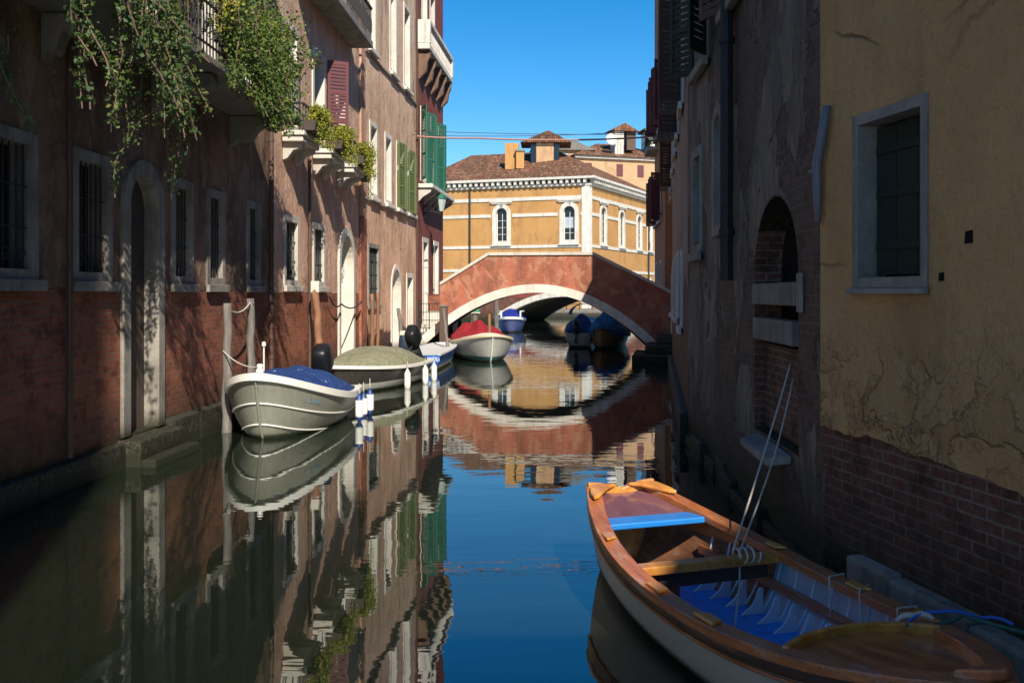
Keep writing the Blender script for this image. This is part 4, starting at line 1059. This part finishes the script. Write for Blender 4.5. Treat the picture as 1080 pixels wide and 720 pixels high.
# --- varnished wooden boat in the right foreground
HP = [(0,.27),(.13,.43),(.29,.56),(.48,.61),(.7,.57),(.84,.45),(.93,.28),(.975,.14),(1,.045)]
def hw(u):
    for i, ((a,ya),(b,yb)) in enumerate(zip(HP,HP[1:])):
        if u <= b+1e-9:
            t = (u-a)/(b-a)
            pm = HP[i-1] if i else (2*a-b, 2*ya-yb); pn = HP[i+2] if i+2 < len(HP) else (2*b-a, 2*yb-ya)
            m0 = (yb-pm[1])/(b-pm[0])*(b-a); m1 = (pn[1]-ya)/(pn[0]-a)*(b-a)
            return (2*t**3-3*t*t+1)*ya+(t**3-2*t*t+t)*m0+(-2*t**3+3*t*t)*yb+(t**3-t*t)*m1
    return HP[-1][1]
m_var = wood('varnished_wood', (.58,.2,.045), (.3,.075,.018), .28, (1.5,14,14), coat=.6)
m_var2 = wood('bright_varnished_wood', (.72,.33,.06), (.46,.16,.03), .3, (1.5,14,14), coat=.6)
m_rail = wood('worn_rail_wood', (.50,.17,.05), (.28,.085,.03), .34, (1.2,20,20), coat=.3, wear=.6, wearc=(.4,.27,.2))
m_blue = paint('blue_floor_paint', (.015,.19,.78), .4, .4, (.03,.09,.25), 5)
m_bench = paint('blue_bench_paint', (.015,.2,.6), .3, .4, (.02,.09,.25), 7, .15)
def floorboards():
    g = G('blue_floor_boards'); o = g.obj(); y = g.sep(o)[1]
    s = g.math('ABSOLUTE', g.math('SUBTRACT', g.math('FRACT', g.math('MULTIPLY', y, 8.0)), .5)); seam = g.smooth(s, .47, .49)
    a = g.noise(o, 2.5, 6, .65); b = g.noise(g.map(o,(2,9,2)), 4, 7, .7)
    c = g.mix(g.ramp(a, [(.35,0),(.75,.6)]), (.03,.28,.85), (.03,.18,.6)); c = g.mix(g.ramp(b, [(.55,0),(.66,.55)]), c, (.16,.3,.5)); c = g.mix(g.ramp(g.noise(o,6,7,.7), [(.56,0),(.7,.6)]), c, (.03,.06,.14))
    c = g.mix(g.math('MULTIPLY', seam, .8), c, (.01,.03,.1))
    return g.set(c, g.ramp(b, [(.3,.35),(.7,.7)]), g.bump(g.math('SUBTRACT', g.math('MULTIPLY', b, .3), seam), .5, .006))
m_blue = floorboards()
m_inner = paint('inner_grey_paint', (.4,.43,.5), .5, .5, (.15,.14,.15))
m_rib = paint('rib_white_paint', (.66,.68,.72), .5, .3, (.3,.3,.32))
wb_ = Boat('wooden_boat', 'varnished wooden rowing boat with blue floor and bench moored at right', (.53,7.62), (1.81,3.82), .61, .66, .44, .62, draft=.1, rake=.28, q=.5, qz=.75, halff=hw)
W = wb_; Lb = W.L
g = G('cream_lower_hull'); o_ = g.obj(); a_ = g.noise(g.map(o_,(1,1,6)), 1.6, 6, .6); zz_ = g.sep(o_)[2]
c_ = g.mix(g.ramp(a_,[(.35,0),(.75,.6)]), (.42,.39,.32), (.28,.26,.21)); c_ = g.mix(g.smooth(zz_,.12,.02), c_, (.06,.065,.04))
hullm = g.set(c_, .4, g.bump(g.noise(o_,20,5),.06,.01))
W.shell('hull', hullm, 0.0, 1.0, n=44)
# dark sheer strake just under the rail
mb = MB()
for sd in (1,-1):
    rows = []
    for i in range(45):
        u = i/44; r = []
        for t, o in ((.0,.012),(.16,.014),(.165,.0)):
            p = W.pt(u,t,sd); p.y += sd*o; r.append(p)
        rows.append(r)
    mb.grid(rows)
mb.build('sheer_strake', wood('dark_strake_wood', (.12,.06,.035), (.07,.04,.025), .35, (1.2,14,14), coat=.4), W.root, smooth=True)
mb = MB()
for sd in (1,-1): mb.tube(W.line(.185,.012,0,1,44,sd), .011, 6)
mb.build('rub_strake', m_rail, W.root, smooth=True)
fl = .07
def inner(u, t, sd): # inside planking from the rail (t=0) to the floor (t=1)
    h = W.half(u)-.03; z1 = W.sheer(u)-.01
    return Vector((u*Lb, sd*max(.005,(h-(.13+.02)*t*t)), z1+(fl-z1)*t))
mb = MB()
for sd in (1,-1): mb.grid([[inner(.0+.985*i/40,t/6,sd) for t in range(7)] for i in range(41)])
mb.build('inner_planking', m_inner, W.root, smooth=True)
mb = MB(); mb.grid([[(u*Lb, v*(inner(u,1,1).y+.005), fl+.002) for v in (-1,-.5,0,.5,1)] for u in [.02+.95*k/30 for k in range(31)]]); mb.build('floor', m_blue, W.root)
# rails: wide flat capping
W.gunwale('gunwale', m_rail, .1, .02, .022, .03, u1=1.0)
# transom
mb = MB(); mb.prism([(-.0,-.285,.6),(-.0,.285,.6),(0,.285,.71),(0,.17,.70),(0,0,.655),(0,-.17,.70),(0,-.285,.71)], (.05,0,0)); mb.box(.002,.045,-.2,.2,.06,.598); mb.build('transom', m_var2, W.root, bevel=.012)
for sd in (1,-1):
    mb = MB(); mb.prism([(.053,sd*.26,.676),(.053,sd*.05,.668),(.1,sd*.13,.664),(.3,sd*.29,.640),(.33,sd*.345,.638),(.25,sd*.345,.646),(.12,sd*.30,.664)], (0,0,.028)); mb.build('knee', m_var2, W.root, bevel=.008)
# stern sheets: varnished raised panel, violet sheen of the sky put into its colour
mb = MB(); mb.grid([[(x, v*(W.half(x/Lb)-.07), .615-.19*(x-.06)+.015*abs(v)) for v in (-1,-.5,0,.5,1)] for x in [.06+.5*k/8 for k in range(9)]]); mb.build('stern_deck', wood('painted_sheen_wood', (.2,.09,.11), (.14,.06,.08), .16, (1.4,10,10), coat=1.0), W.root, smooth=True)
mb = MB()
for sd in (1,-1): mb.grid([[(x, sd*(W.half(x/Lb)-.062), z) for z in (.4, W.sheer(x/Lb)-.005)] for x in [.06+1.0*k/12 for k in range(13)]])
mb.build('side_lining', m_var, W.root)
mb = MB()
for sd in (1,-1): mb.grid([[inner(x/Lb,t/6,sd)-Vector((0,sd*.006,0)) for t in range(7)] for x in [.06+1.38*k/16 for k in range(17)]])
mb.build('side_lining', wood('brown_lining_wood', (.25,.11,.05), (.14,.06,.03), .5, (1.5,14,14), wear=.5, wearc=(.3,.22,.15)), W.root, smooth=True)
x = .63; mb = MB(); h = W.half(x/Lb)-.05; mb.box(x-.1,x+.1,-h,h,.5,.545); mb.build('bench', m_bench, W.root, bevel=.01)
x = 1.5; mb = MB(); h = W.half(x/Lb)-.01; mb.box(x-.055,x+.055,-h,h,W.sheer(x/Lb)-.045,W.sheer(x/Lb)+.012); mb.build('cross_beam', m_var2, W.root, bevel=.008)
mb = MB(); h -= .12; mb.box(x-.07,x-.03,-h,h,.3,.395); mb.build('bulkhead', M['brown_sh'], W.root)
for xk, sd in ((.98,-1),(1.95,-1),(2.55,-1),(1.42,1),(2.95,1),(2.3,1)):
    u = xk/Lb; y = W.half(u)-.033
    mb = MB(); mb.prism([(xk-.06,sd*(y-.05),W.sheer(u)+.024),(xk+.06,sd*(W.half(u+.02)-.083),W.sheer(u)+.024),(xk+.1,sd*(W.half(u+.02)-.005),W.sheer(u)+.024),(xk-.1,sd*(W.half(u-.02)-.005),W.sheer(u)+.024)], (0,0,.018)); mb.build('oarlock_block', m_var2, W.root, bevel=.008)
for k in range(13):
    xk = .75+.185*k
    for sd in (1,-1):
        u = xk/Lb; a = inner(u,1,sd); b = inner(u,.12,sd); mb = MB()
        mb.prism([(xk-.008,a.y-sd*.002,fl+.003),(xk-.008,a.y-sd*.16,fl+.003),(xk-.008,a.y-sd*.09,fl+.05),(xk-.008,a.y-sd*.055,fl+.1),(xk-.008,a.y-sd*.028,fl+.17),(xk-.008,a.y-sd*.0,fl+.17)], (.016,0,0))
        mb.tube([(xk, inner(u,t,sd).y-sd*.006, inner(u,t,sd).z) for t in (.98,.8,.6,.4,.2,.06)], .009, 5)
        mb.build('rib', m_rib, W.root)
mb = MB()
for sd in (1,-1): mb.sweep([inner(u,.5,sd)+Vector((0,-sd*.04,0)) for u in [.17+.6*k/24 for k in range(25)]], [(-.014,-.03),(.014,-.03),(.014,.03),(-.014,.03)])
mb.build('stringer', m_rail, W.root)
# fore deck and its curved coaming (bow end, nearest the camera)
mb = MB(); rows = []
for k in range(13):
    q = k/12; row = []
    for v in [-1+2*j/12 for j in range(13)]:
        x0 = 2.98+.16*(v*v); x = x0+(3.93-x0)*q; u = min(1,x/Lb); row.append((x, v*max(.01,W.half(u)-.05), W.sheer(u)-.015+.02*(1-v*v)))
    rows.append(row)
mb.grid(rows); mb.build('foredeck', m_var, W.root, smooth=True)
mb = MB(); mb.sweep([(2.98+.16*v*v-.01, v*(W.half((2.98+.16*v*v)/Lb)-.06), W.sheer(.75)+.0) for v in [-1+2*j/16 for j in range(17)]], [(-.018,-.1),(.018,-.1),(.018,.045),(-.018,.045)]); mb.build('coaming', m_var2, W.root, bevel=.006)
mb = MB(); mb.prism([(3.86,-.12,.6),(3.86,.12,.6),(4.0,.05,.64),(4.03,0,.65),(4.0,-.05,.64)], (0,0,.05)); mb.build('bow_cap', m_rail, W.root, bevel=.012)
mb = MB(); mb.box(1.02,1.3,-.35,-.1,.1,.3); o = mb.build('wooden_crate', M['pole_brown'], None, bevel=.01); o.matrix_basis = W.root.matrix_basis.copy()
o.location = W.root.location.copy(); o.rotation_euler = W.root.rotation_euler.copy()
tag(o, 'small brown wooden crate on the boat floor behind the cross beam', 'crate')

# ------------------------------------------------------------------ fenders
def wpt(bt, p):
    return Matrix.Translation(bt.root.location) @ Matrix.Rotation(bt.root.rotation_euler.z,4,'Z') @ Vector(p)
def fender(loc, ztop, length, r, endm, label, group, mat=m_white):
    t = empty('fender', (loc.x,loc.y,ztop-length), 0, label, 'fender', group)
    prof = [(.012,length),(r*.5,length-.02),(r*.95,length-.08),(r,length-.12),(r,.12),(r*.95,.08),(r*.5,.02),(.012,0)]
    mb = MB(); mb.lathe([(a,b) for a,b in reversed(prof)][2:-2], (0,0,0), 12); mb.build('body', mat, t, smooth=True)
    mb = MB(); mb.lathe([(.012,length+.03),(r*.5,length-.018),(r*.96,length-.078),(r*.97,length-.085)][::-1], (0,0,0), 12); mb.build('end_cap', endm, t, smooth=True)
    mb = MB(); mb.lathe([(.012,-.03),(r*.5,.018),(r*.96,.078),(r*.97,.085)], (0,0,0), 12); mb.build('end_cap', endm, t, smooth=True)
    mb = MB(); mb.tube([(0,0,length+.02),(0,0,length+.2)], .008, 5); mb.build('cord', M['rope'], t)
blue_end = plain('blue_fender_end', (.02,.05,.19), .4); wht_end = plain('white_fender_end', (.7,.68,.6), .5)
for u, o, zt, lab in ((.27,.1,.46,'white fender with blue ends hanging on the right flank of the grey boat'),(.06,.1,.42,'blue tipped white fender at the stern corner of the grey boat, lower one'),(.005,.2,.47,'blue tipped white fender at the stern corner of the grey boat, outermost')):
    p = b1.pt(u,.1,1); p.y += o; fender(wpt(b1,p), zt, .46, .07, blue_end, lab, 'fenders of the grey boat')
for u, lab in ((.52,'cream fender on the dark boat, nearest its middle'),(.22,'cream fender on the dark boat between two others'),(.02,'cream fender at the stern corner of the dark boat')):
    p = b2.pt(u,.1,1); p.y += .09; fender(wpt(b2,p), .43, .48, .075, wht_end, lab, 'fenders of the dark boat')

# ------------------------------------------------------------------ mooring posts
def post(x, y, zt, r, label, mat='pole', lean=(0,0), cat='mooring post', name='mooring_post', group='mooring posts', cap=None):
    t = empty(name, (x,y,0), 0, label, cat, group)
    mb = MB(); n = 12; mb.tube([(lean[0]*k/n+.012*math.sin(k*1.9+x), lean[1]*k/n+.012*math.cos(k*1.3+y), -.6+(zt+.6)*k/n) for k in range(n+1)], [r*(1.1-.25*k/n) for k in range(n+1)], 9)
    mb.build('shaft', M[mat], t, smooth=True)
    if cap:
        mb = MB(); mb.box(lean[0]-.09,lean[0]+.09,lean[1]-.08,lean[1]+.08,zt-.05,zt+.2); mb.build('box', cap, t, bevel=.015)
    return t
post(-5.22,15.1,2.05,.075,'grey weathered mooring post before the shaded brick wall','pole',(.03,0))
post(-5.3,16.6,2.12,.075,'pale weathered mooring post close behind the grey boat','pole',(-.02,.05))
post(-4.78,19.8,2.28,.09,'leaning brown mooring post topped by a pale box','pole_brown',(-.42,.9),cap=M['stone_white'])
post(-5.15,26.9,2.2,.06,'thin brown post beside the large arched door','pole_brown',(0,0))
post(-5.12,27.6,2.25,.05,'slim reddish post before the peach house corner','pole_brown',(.0,0))
post(-4.55,29.5,1.75,.07,'grey leaning post before the peach house doors','pole',(-.35,.4))
post(-3.3,30.6,1.75,.06,'grey post leaning left beside the red covered boat','pole',(-.3,.3))
post(-2.9,48.0,2.0,.12,'pale post seen under the bridge beside the blue covered boat','pole',(0,0))
post(-3.9,47.0,2.0,.14,'thick pale post seen under the left of the arch','pole',(0,0))
post(-4.3,50.0,2.3,.12,'grey post standing deep under the left of the arch','pole',(0.1,0))
post(2.75,47.0,1.6,.14,'white painted post beside the blue canopy boat','pole',(.0,0))
t = empty('mooring_post', (-3.82,33.0,0), 0, 'square dark brown post against the left end of the bridge', 'mooring post', 'mooring posts')
mb = MB(); mb.box(-.15,.13,-.12,.12,-.6,1.75); mb.build('shaft', M['brown_sh'], t, bevel=.02)
mb = MB(); mb.box(-.17,.15,-.14,.14,1.752,1.82); mb.build('cap', M['quay'], t, bevel=.02)

# quayside railing and white steps left of the bridge
rl = empty('railing', (-5.3,36.4,.7), 0, 'thin black iron railing on the quay left of the bridge', 'railing')
mb = MB()
for k in range(4): mb.tube([(.1+.42*k,0,0),(.1+.42*k,0,1.15)], .022, 6)
mb.build('upright', M['iron'], rl)
mb = MB()
for z in (.2,.5,.8,1.13): mb.tube([(.05,0,z),(1.42,0,z)], .014, 6)
for k in range(13): mb.tube([(.08+.11*k,0,.02),(.08+.11*k,0,1.13)], .007, 4)
mb.build('bars', M['iron'], rl)
sp = empty('stairs', (-5.25,37.0,.7), 0, 'pale stone stairs climbing behind the quay railing', 'stairs')
mb = MB()
for k in range(5): mb.box(.05,1.45,.25*k,.25*k+1.2,.0,.16*(k+1)-.003*k)
mb.build('step', M['stone_white'], sp, bevel=.01)
fr_ = empty('railing', (-6,89.2,.75), 0, 'long iron fence on the far quay seen through the arches', 'railing')
mb = MB()
for k in range(26): mb.tube([(k*1.2,0,0),(k*1.2,0,1.5)], .05, 5)
for z in (.5,1.0,1.45): mb.tube([(0,0,z),(30,0,z)], .03, 5)
mb.build('bars', M['iron'], fr_)
gs = empty('sign', (-3.9,46.84,1.3), 0, 'small green board on a post under the bridge arch', 'sign')
mb = MB(); mb.box(-.22,.22,-.04,-.0,0,.6); mb.build('board', paint('green_board', (.03,.3,.14), .5), gs, bevel=.01)
mb = MB(); mb.box(-.27,.27,-.03,.02,-.05,-.003); mb.box(-.27,.27,-.03,.02,.603,.65); mb.build('frame', M['stone_white'], gs)

# wall lantern
ln = empty('wall_lantern', (-5.49,40.2,5.6), 0, 'glass wall lantern on a curled iron arm by green shutters', 'lantern')
mb = MB(); mb.tube([(0,0,0),(.3,0,.1),(.55,0,.05),(.68,0,-.02),(.72,0,.1)], .025, 6); mb.tube([(.02,0,.3),(.2,0,.35),(.35,0,.22),(.25,0,.1)], .018, 6); mb.build('arm', M['iron'], ln)
mb = MB(); mb.lathe([(.1,0),(.2,.5),(.2,.52)], (.72,0,.1), 6); mb.build('glass', paint('lantern_glass', (.45,.55,.52), .2, .2), ln)
mb = MB(); mb.lathe([(.24,0),(.12,.14),(.05,.2),(.05,.26)], (.72,0,.63), 6); mb.build('cap', M['green_sh'], ln)
mb = MB(); mb.box(-.018,.02,-.08,.08,-.1,.4); mb.build('plate', M['iron'], ln)

# ------------------------------------------------------------------ ropes and cables
def rope(name, pts, r, label, cat, mat, sag=0.0, group=None, n=24, many=None):
    mb = MB()
    for pp in (many or [pts]):
        q = []
        for a, b in zip(pp, pp[1:]):
            a, b = Vector(a), Vector(b)
            for k in range(n):
                t = k/n; p = a.lerp(b,t); p.z -= sag*4*t*(1-t); q.append(p)
        q.append(Vector(pp[-1])); mb.tube(q, r, 6)
    return tag(mb.build(name, mat, smooth=True), label, cat, group)
wq = lambda x,y,z: tuple(wpt(W,(x,y,z)))
rope('rope', [(1.96,7.85,1.62), wq(1.5,.18,.5)], .008, 'pale mooring rope from the walled arch down to the cross beam', 'rope', M['rope'], .03)
rope('rope', [(1.97,7.8,1.5), (1.68,7.2,.98), wq(1.52,.22,.5), wq(1.56,.2,.3), wq(1.75,.05,.09), wq(2.2,-.1,.09), wq(2.6,.2,.09)], .007, 'second mooring rope trailing onto the blue floor', 'rope', M['rope'], .015)
mb = MB(); c0 = Vector(wq(1.5,.2,.47))
ang = W.root.rotation_euler.z
mb.tube([c0+Vector((math.cos(ang)*.075*math.cos(t*.5), math.sin(ang)*.075*math.cos(t*.5), .05*math.sin(t*.5)))+Vector((-math.sin(ang)*.004*t,math.cos(ang)*.004*t,0)) for t in range(40)], .008, 6)
tag(mb.build('rope', M['rope'], smooth=True), 'rope wound around the cross beam of the wooden boat', 'rope')
for k, (xx, s_) in enumerate(((2.05,.0),(2.3,.05),(2.75,-.03))):
    u = xx/Lb; y = W.half(u)
    rope('rope', [wq(xx,y+.03,W.sheer(u)-.1), wq(xx+.02,y+.025,W.sheer(u)+.035), wq(xx+.05+s_,y-.1,W.sheer(u)+.035), wq(xx+.09+s_,y-.12,W.sheer(u)-.2)], .006,
         ('pale cord looped over the right rail by the third rib','pale cord looped over the right rail beside a wooden block','pale cord looped over the right rail near the foredeck')[k], 'rope', M['rope'], 0, 'cords over the rail')
rope('rope', [wq(3.05,.3,.52), wq(3.1,.62,.55), (2.62,4.2,.62)], .011, 'dark green mooring rope stretched from the foredeck to the wall', 'rope', M['rope_green'], .03)
rope('rope', [wq(3.0,.36,.51), wq(3.05,.5,.56), wq(3.15,.68,.54), wq(3.3,.75,.55)], .009, 'short blue rope knotted at the right rail by the foredeck', 'rope', M['rope_blue'], -.02)
rope('rope', [wq(2.95,.33,.5), wq(3.0,.4,.53), wq(3.05,.47,.53)], .016, 'pale knot of rope beside the foredeck coaming', 'rope', M['rope'], -.02)
rope('rope', [(-5.2,15.1,1.98),(-5.3,16.55,2.05)], .013, 'slack rope strung between the two grey mooring posts', 'rope', M['rope'], .12)
rope('rope', [(-4.45,14.3,1.1),(-5.25,15.05,1.3)], .01, 'mooring line from the grey boat bow to a post', 'rope', M['rope'], .08)
rope('cable', [(-5.2,35.2,8.25),(4.2,35.6,8.2)], .013, 'dark overhead cable crossing the canal above the bridge, higher one', 'cable', M['cable'], .06)
rope('cable', [(-5.2,34.6,8.0),(4.1,33.2,7.95)], .011, 'thin overhead cable crossing below the thick pinkish one', 'cable', M['cable'], .12)
rope('cable', [(-5.15,35.6,8.12),(-3.0,35.9,8.1),(.9,36.2,8.08),(4.3,36.9,8.35)], .035, 'thick pinkish overhead cable above the bridge', 'cable', M['cable_pink'], .03)
rope('cable', [(4.25,37.5,5.4),(9.0,92,9)], .03, 'teal cable running from the orange house towards the palace', 'cable', M['green_sh'], .2)
rope('cable', [(-5.45,23.0,2.15),(-5.4,24.1,1.95),(-5.4,26.7,2.0)], .02, 'dark hose looped along the rose house wall', 'cable', M['iron'], .15)

# ------------------------------------------------------------------ vines and window flowers
def leaf(mb, p, s):
    a = Vector((RND.gauss(0,1),RND.gauss(0,1),RND.gauss(0,1)-.4)).normalized(); b = a.cross(Vector((RND.gauss(0,1),RND.gauss(0,1),RND.gauss(0,1)))).normalized()
    c = a.cross(b)*(s*.12); w = b*(s*.36); l = a*s
    mb.face([p, p+l*.45+w+c, p+l, p+l*.45-w+c])
lm_vine = leafmat('vine_leaves', [(.035,.07,.02),(.06,.115,.025),(.05,.1,.05),(.1,.15,.03),(.045,.085,.03),(.16,.18,.045)])
lm_bush = leafmat('bush_leaves', [(.04,.085,.02),(.07,.14,.025),(.13,.19,.03),(.09,.15,.04),(.2,.22,.04)])
lm_yel = leafmat('flower_leaves', [(.08,.14,.02),(.24,.27,.03),(.4,.36,.035),(.19,.25,.03),(.45,.4,.05),(.12,.18,.03)])
m_stem = wood('vine_stem', (.2,.13,.09), (.12,.08,.06), .8)
def vine(label, starts, n_leaf, spread, s, mat, stemr=.008, clump=None):
    b = Vector(starts[0][0]); t = empty('hanging_vine', b, 0, label, 'vine', 'vines hanging from the balcony'); fo = MB(); st = MB()
    for p0, length, drift in starts:
        p = Vector(p0)-b; pts = [p.copy()]; d = Vector((drift[0],drift[1],-1)).normalized(); k = max(3,int(length/.12))
        for i in range(k):
            d = (d+Vector((RND.gauss(0,.16),RND.gauss(0,.16),-.06))).normalized(); p = p+d*.12; pts.append(p.copy())
        st.tube(pts, stemr, 4)
        for _ in range(int(n_leaf*length)):
            q = RND.random()**.9; i = min(len(pts)-1,int(q*(len(pts)-1))); sp = spread*(1.15-.75*q)
            fo.f and None
            leaf(fo, pts[i]+Vector((RND.gauss(0,sp),RND.gauss(0,sp),RND.gauss(0,sp*.6))), s*RND.choice((.5,.75,.9,1.05,1.3,1.6)))
    fo.build('foliage', mat, t, weld=False, recalc=False); st.build('stem', m_stem, t)
    return t
def S(n, Y0, Y1, X0, X1, Z0, Z1, l0, l1):
    return [((RND.uniform(X0,X1), RND.uniform(Y0,Y1), RND.uniform(Z0,Z1)), RND.uniform(l0,l1), (RND.uniform(-.1,.15),RND.uniform(-.12,.12))) for _ in range(n)]
vine('thin reddish vine strand hanging alone nearest the viewer', S(5,8.95,9.3,-4.6,-4.5,5.3,5.4,1.0,1.6), 110, .05, .045, lm_vine)
vine('broad green vine curtain ending in a long bare tendril', S(22,9.7,11.4,-4.6,-4.35,5.3,5.9,.6,1.9)+[((-4.5,11.0,4.6),1.6,(.02,.03)),((-4.5,11.35,4.5),1.2,(.02,.08))], 150, .08, .043, lm_vine)
vine('dense sunlit bush of vine spilling over the balcony end', S(40,13.0,16.0,-4.7,-4.2,5.8,6.5,.6,1.6)+S(12,14.4,16.4,-4.7,-4.3,6.2,6.9,.4,.9), 230, .12, .046, lm_bush)
vine('yellow green vine lying along the balcony railing top', [((RND.uniform(-4.7,-4.4), RND.uniform(9.6,15.5), RND.uniform(6.2,6.5)), RND.uniform(.3,.8), (RND.uniform(-.1,.3),RND.uniform(-.5,.5))) for _ in range(34)], 130, .1, .05, lm_yel)
vine('tangle of twigs and leaves at the frame edge above the first window', S(3,8.98,9.15,-5.35,-5.22,4.6,4.75,.5,1.0), 60, .05, .05, lm_vine)
def window_plant(Y0, Y1, z, label, n=1900, x=-4.98, hang=.25):
    t = empty('flower_box', (x,(Y0+Y1)/2,z), 0, label, 'flower box', 'flower boxes on the window balconies')
    h = (Y1-Y0)/2
    mb = MB(); mb.prism([(-.11,-h,0),(.11,-h,0),(.14,-h,.2),(-.14,-h,.2)], (0,2*h,0)); mb.build('planter', M['terracotta'], t, bevel=.01)
    fo = MB(); st = MB()
    cl = [(RND.uniform(-h*.95,h*.95), RND.uniform(.12,.3), RND.uniform(.3,.62)) for _ in range(14)]
    for cy, rr, cz in cl:
        st.tube([(0,cy*.8,.18),(RND.uniform(-.05,.15),cy,cz)], .008, 4)
        for _ in range(n//14):
            v = Vector((RND.gauss(0,1),RND.gauss(0,1),RND.gauss(0,1))).normalized()*rr*RND.random()**.4
            leaf(fo, Vector((.06+v.x*.9,cy+v.y,cz+v.z*.75-.1)), RND.uniform(.03,.07))
    for _ in range(int(n*.25)): leaf(fo, Vector((RND.uniform(.1,.25),RND.uniform(-h,h),RND.uniform(-hang,.2))), RND.uniform(.03,.06))
    fo.build('foliage', lm_yel, t, weld=False, recalc=False); st.build('stem', m_stem, t)
window_plant(19.3,20.6,5.53,'yellow flowering box on the window balcony closest to the vines')
window_plant(21.75,23.05,5.53,'yellow flowering box below the maroon shutters')
window_plant(24.2,25.5,5.53,'yellow flowering box on the third balcony before the pilaster')
window_plant(26.0,26.75,5.35,'small trailing flower box hung by the house corner', 800, -5.3, .5)
window_plant(42.0,43.0,8.56,'flower box on the orange house balcony at right', 500, 4.2, .3)

# ------------------------------------------------------------------ camera, sun, sky
S_ = Vector((.33,-1.0,.85)).normalized()
cam = bpy.data.cameras.new('camera'); co = bpy.data.objects.new('camera', cam); C.objects.link(co)
co.location = (0,0,2.2); co.rotation_euler = (rad(90),0,0)
cam.sensor_width = 36; cam.lens = 1000/1080*36; cam.shift_x = -44/1080; cam.shift_y = -50/1080; cam.clip_end = 4000; cam.clip_start = .05
bpy.context.scene.camera = co
sl = bpy.data.lights.new('sun', 'SUN'); so = bpy.data.objects.new('sun', sl); C.objects.link(so)
sl.energy = 5.0; sl.angle = rad(.5); sl.color = (1.0,.91,.77)
so.rotation_euler = S_.to_track_quat('Z','Y').to_euler(); so.location = (5,-30,40)
w = bpy.data.worlds.new('World'); bpy.context.scene.world = w; w.use_nodes = True
nt = w.node_tree; bg = nt.nodes['Background']
sky = nt.nodes.new('ShaderNodeTexSky'); sky.sky_type = 'NISHITA'; sky.sun_disc = False
sky.sun_elevation = math.asin(S_.z); sky.sun_rotation = math.atan2(S_.x, S_.y)
sky.air_density = 1.0; sky.dust_density = .15; sky.ozone_density = 3.5; sky.altitude = 300
hs = nt.nodes.new('ShaderNodeHueSaturation'); hs.inputs['Saturation'].default_value = 1.42; hs.inputs['Hue'].default_value = .498
nt.links.new(sky.outputs[0], hs.inputs['Color']); nt.links.new(hs.outputs[0], bg.inputs[0]); bg.inputs[1].default_value = .105
vs = bpy.context.scene.view_settings
vs.view_transform = 'Standard'; vs.look = 'None'; vs.exposure = .52; vs.gamma = 1.0; vs.use_curve_mapping = False
sc = bpy.context.scene; sc.cycles.max_bounces = 8; sc.cycles.diffuse_bounces = 5; sc.cycles.glossy_bounces = 4
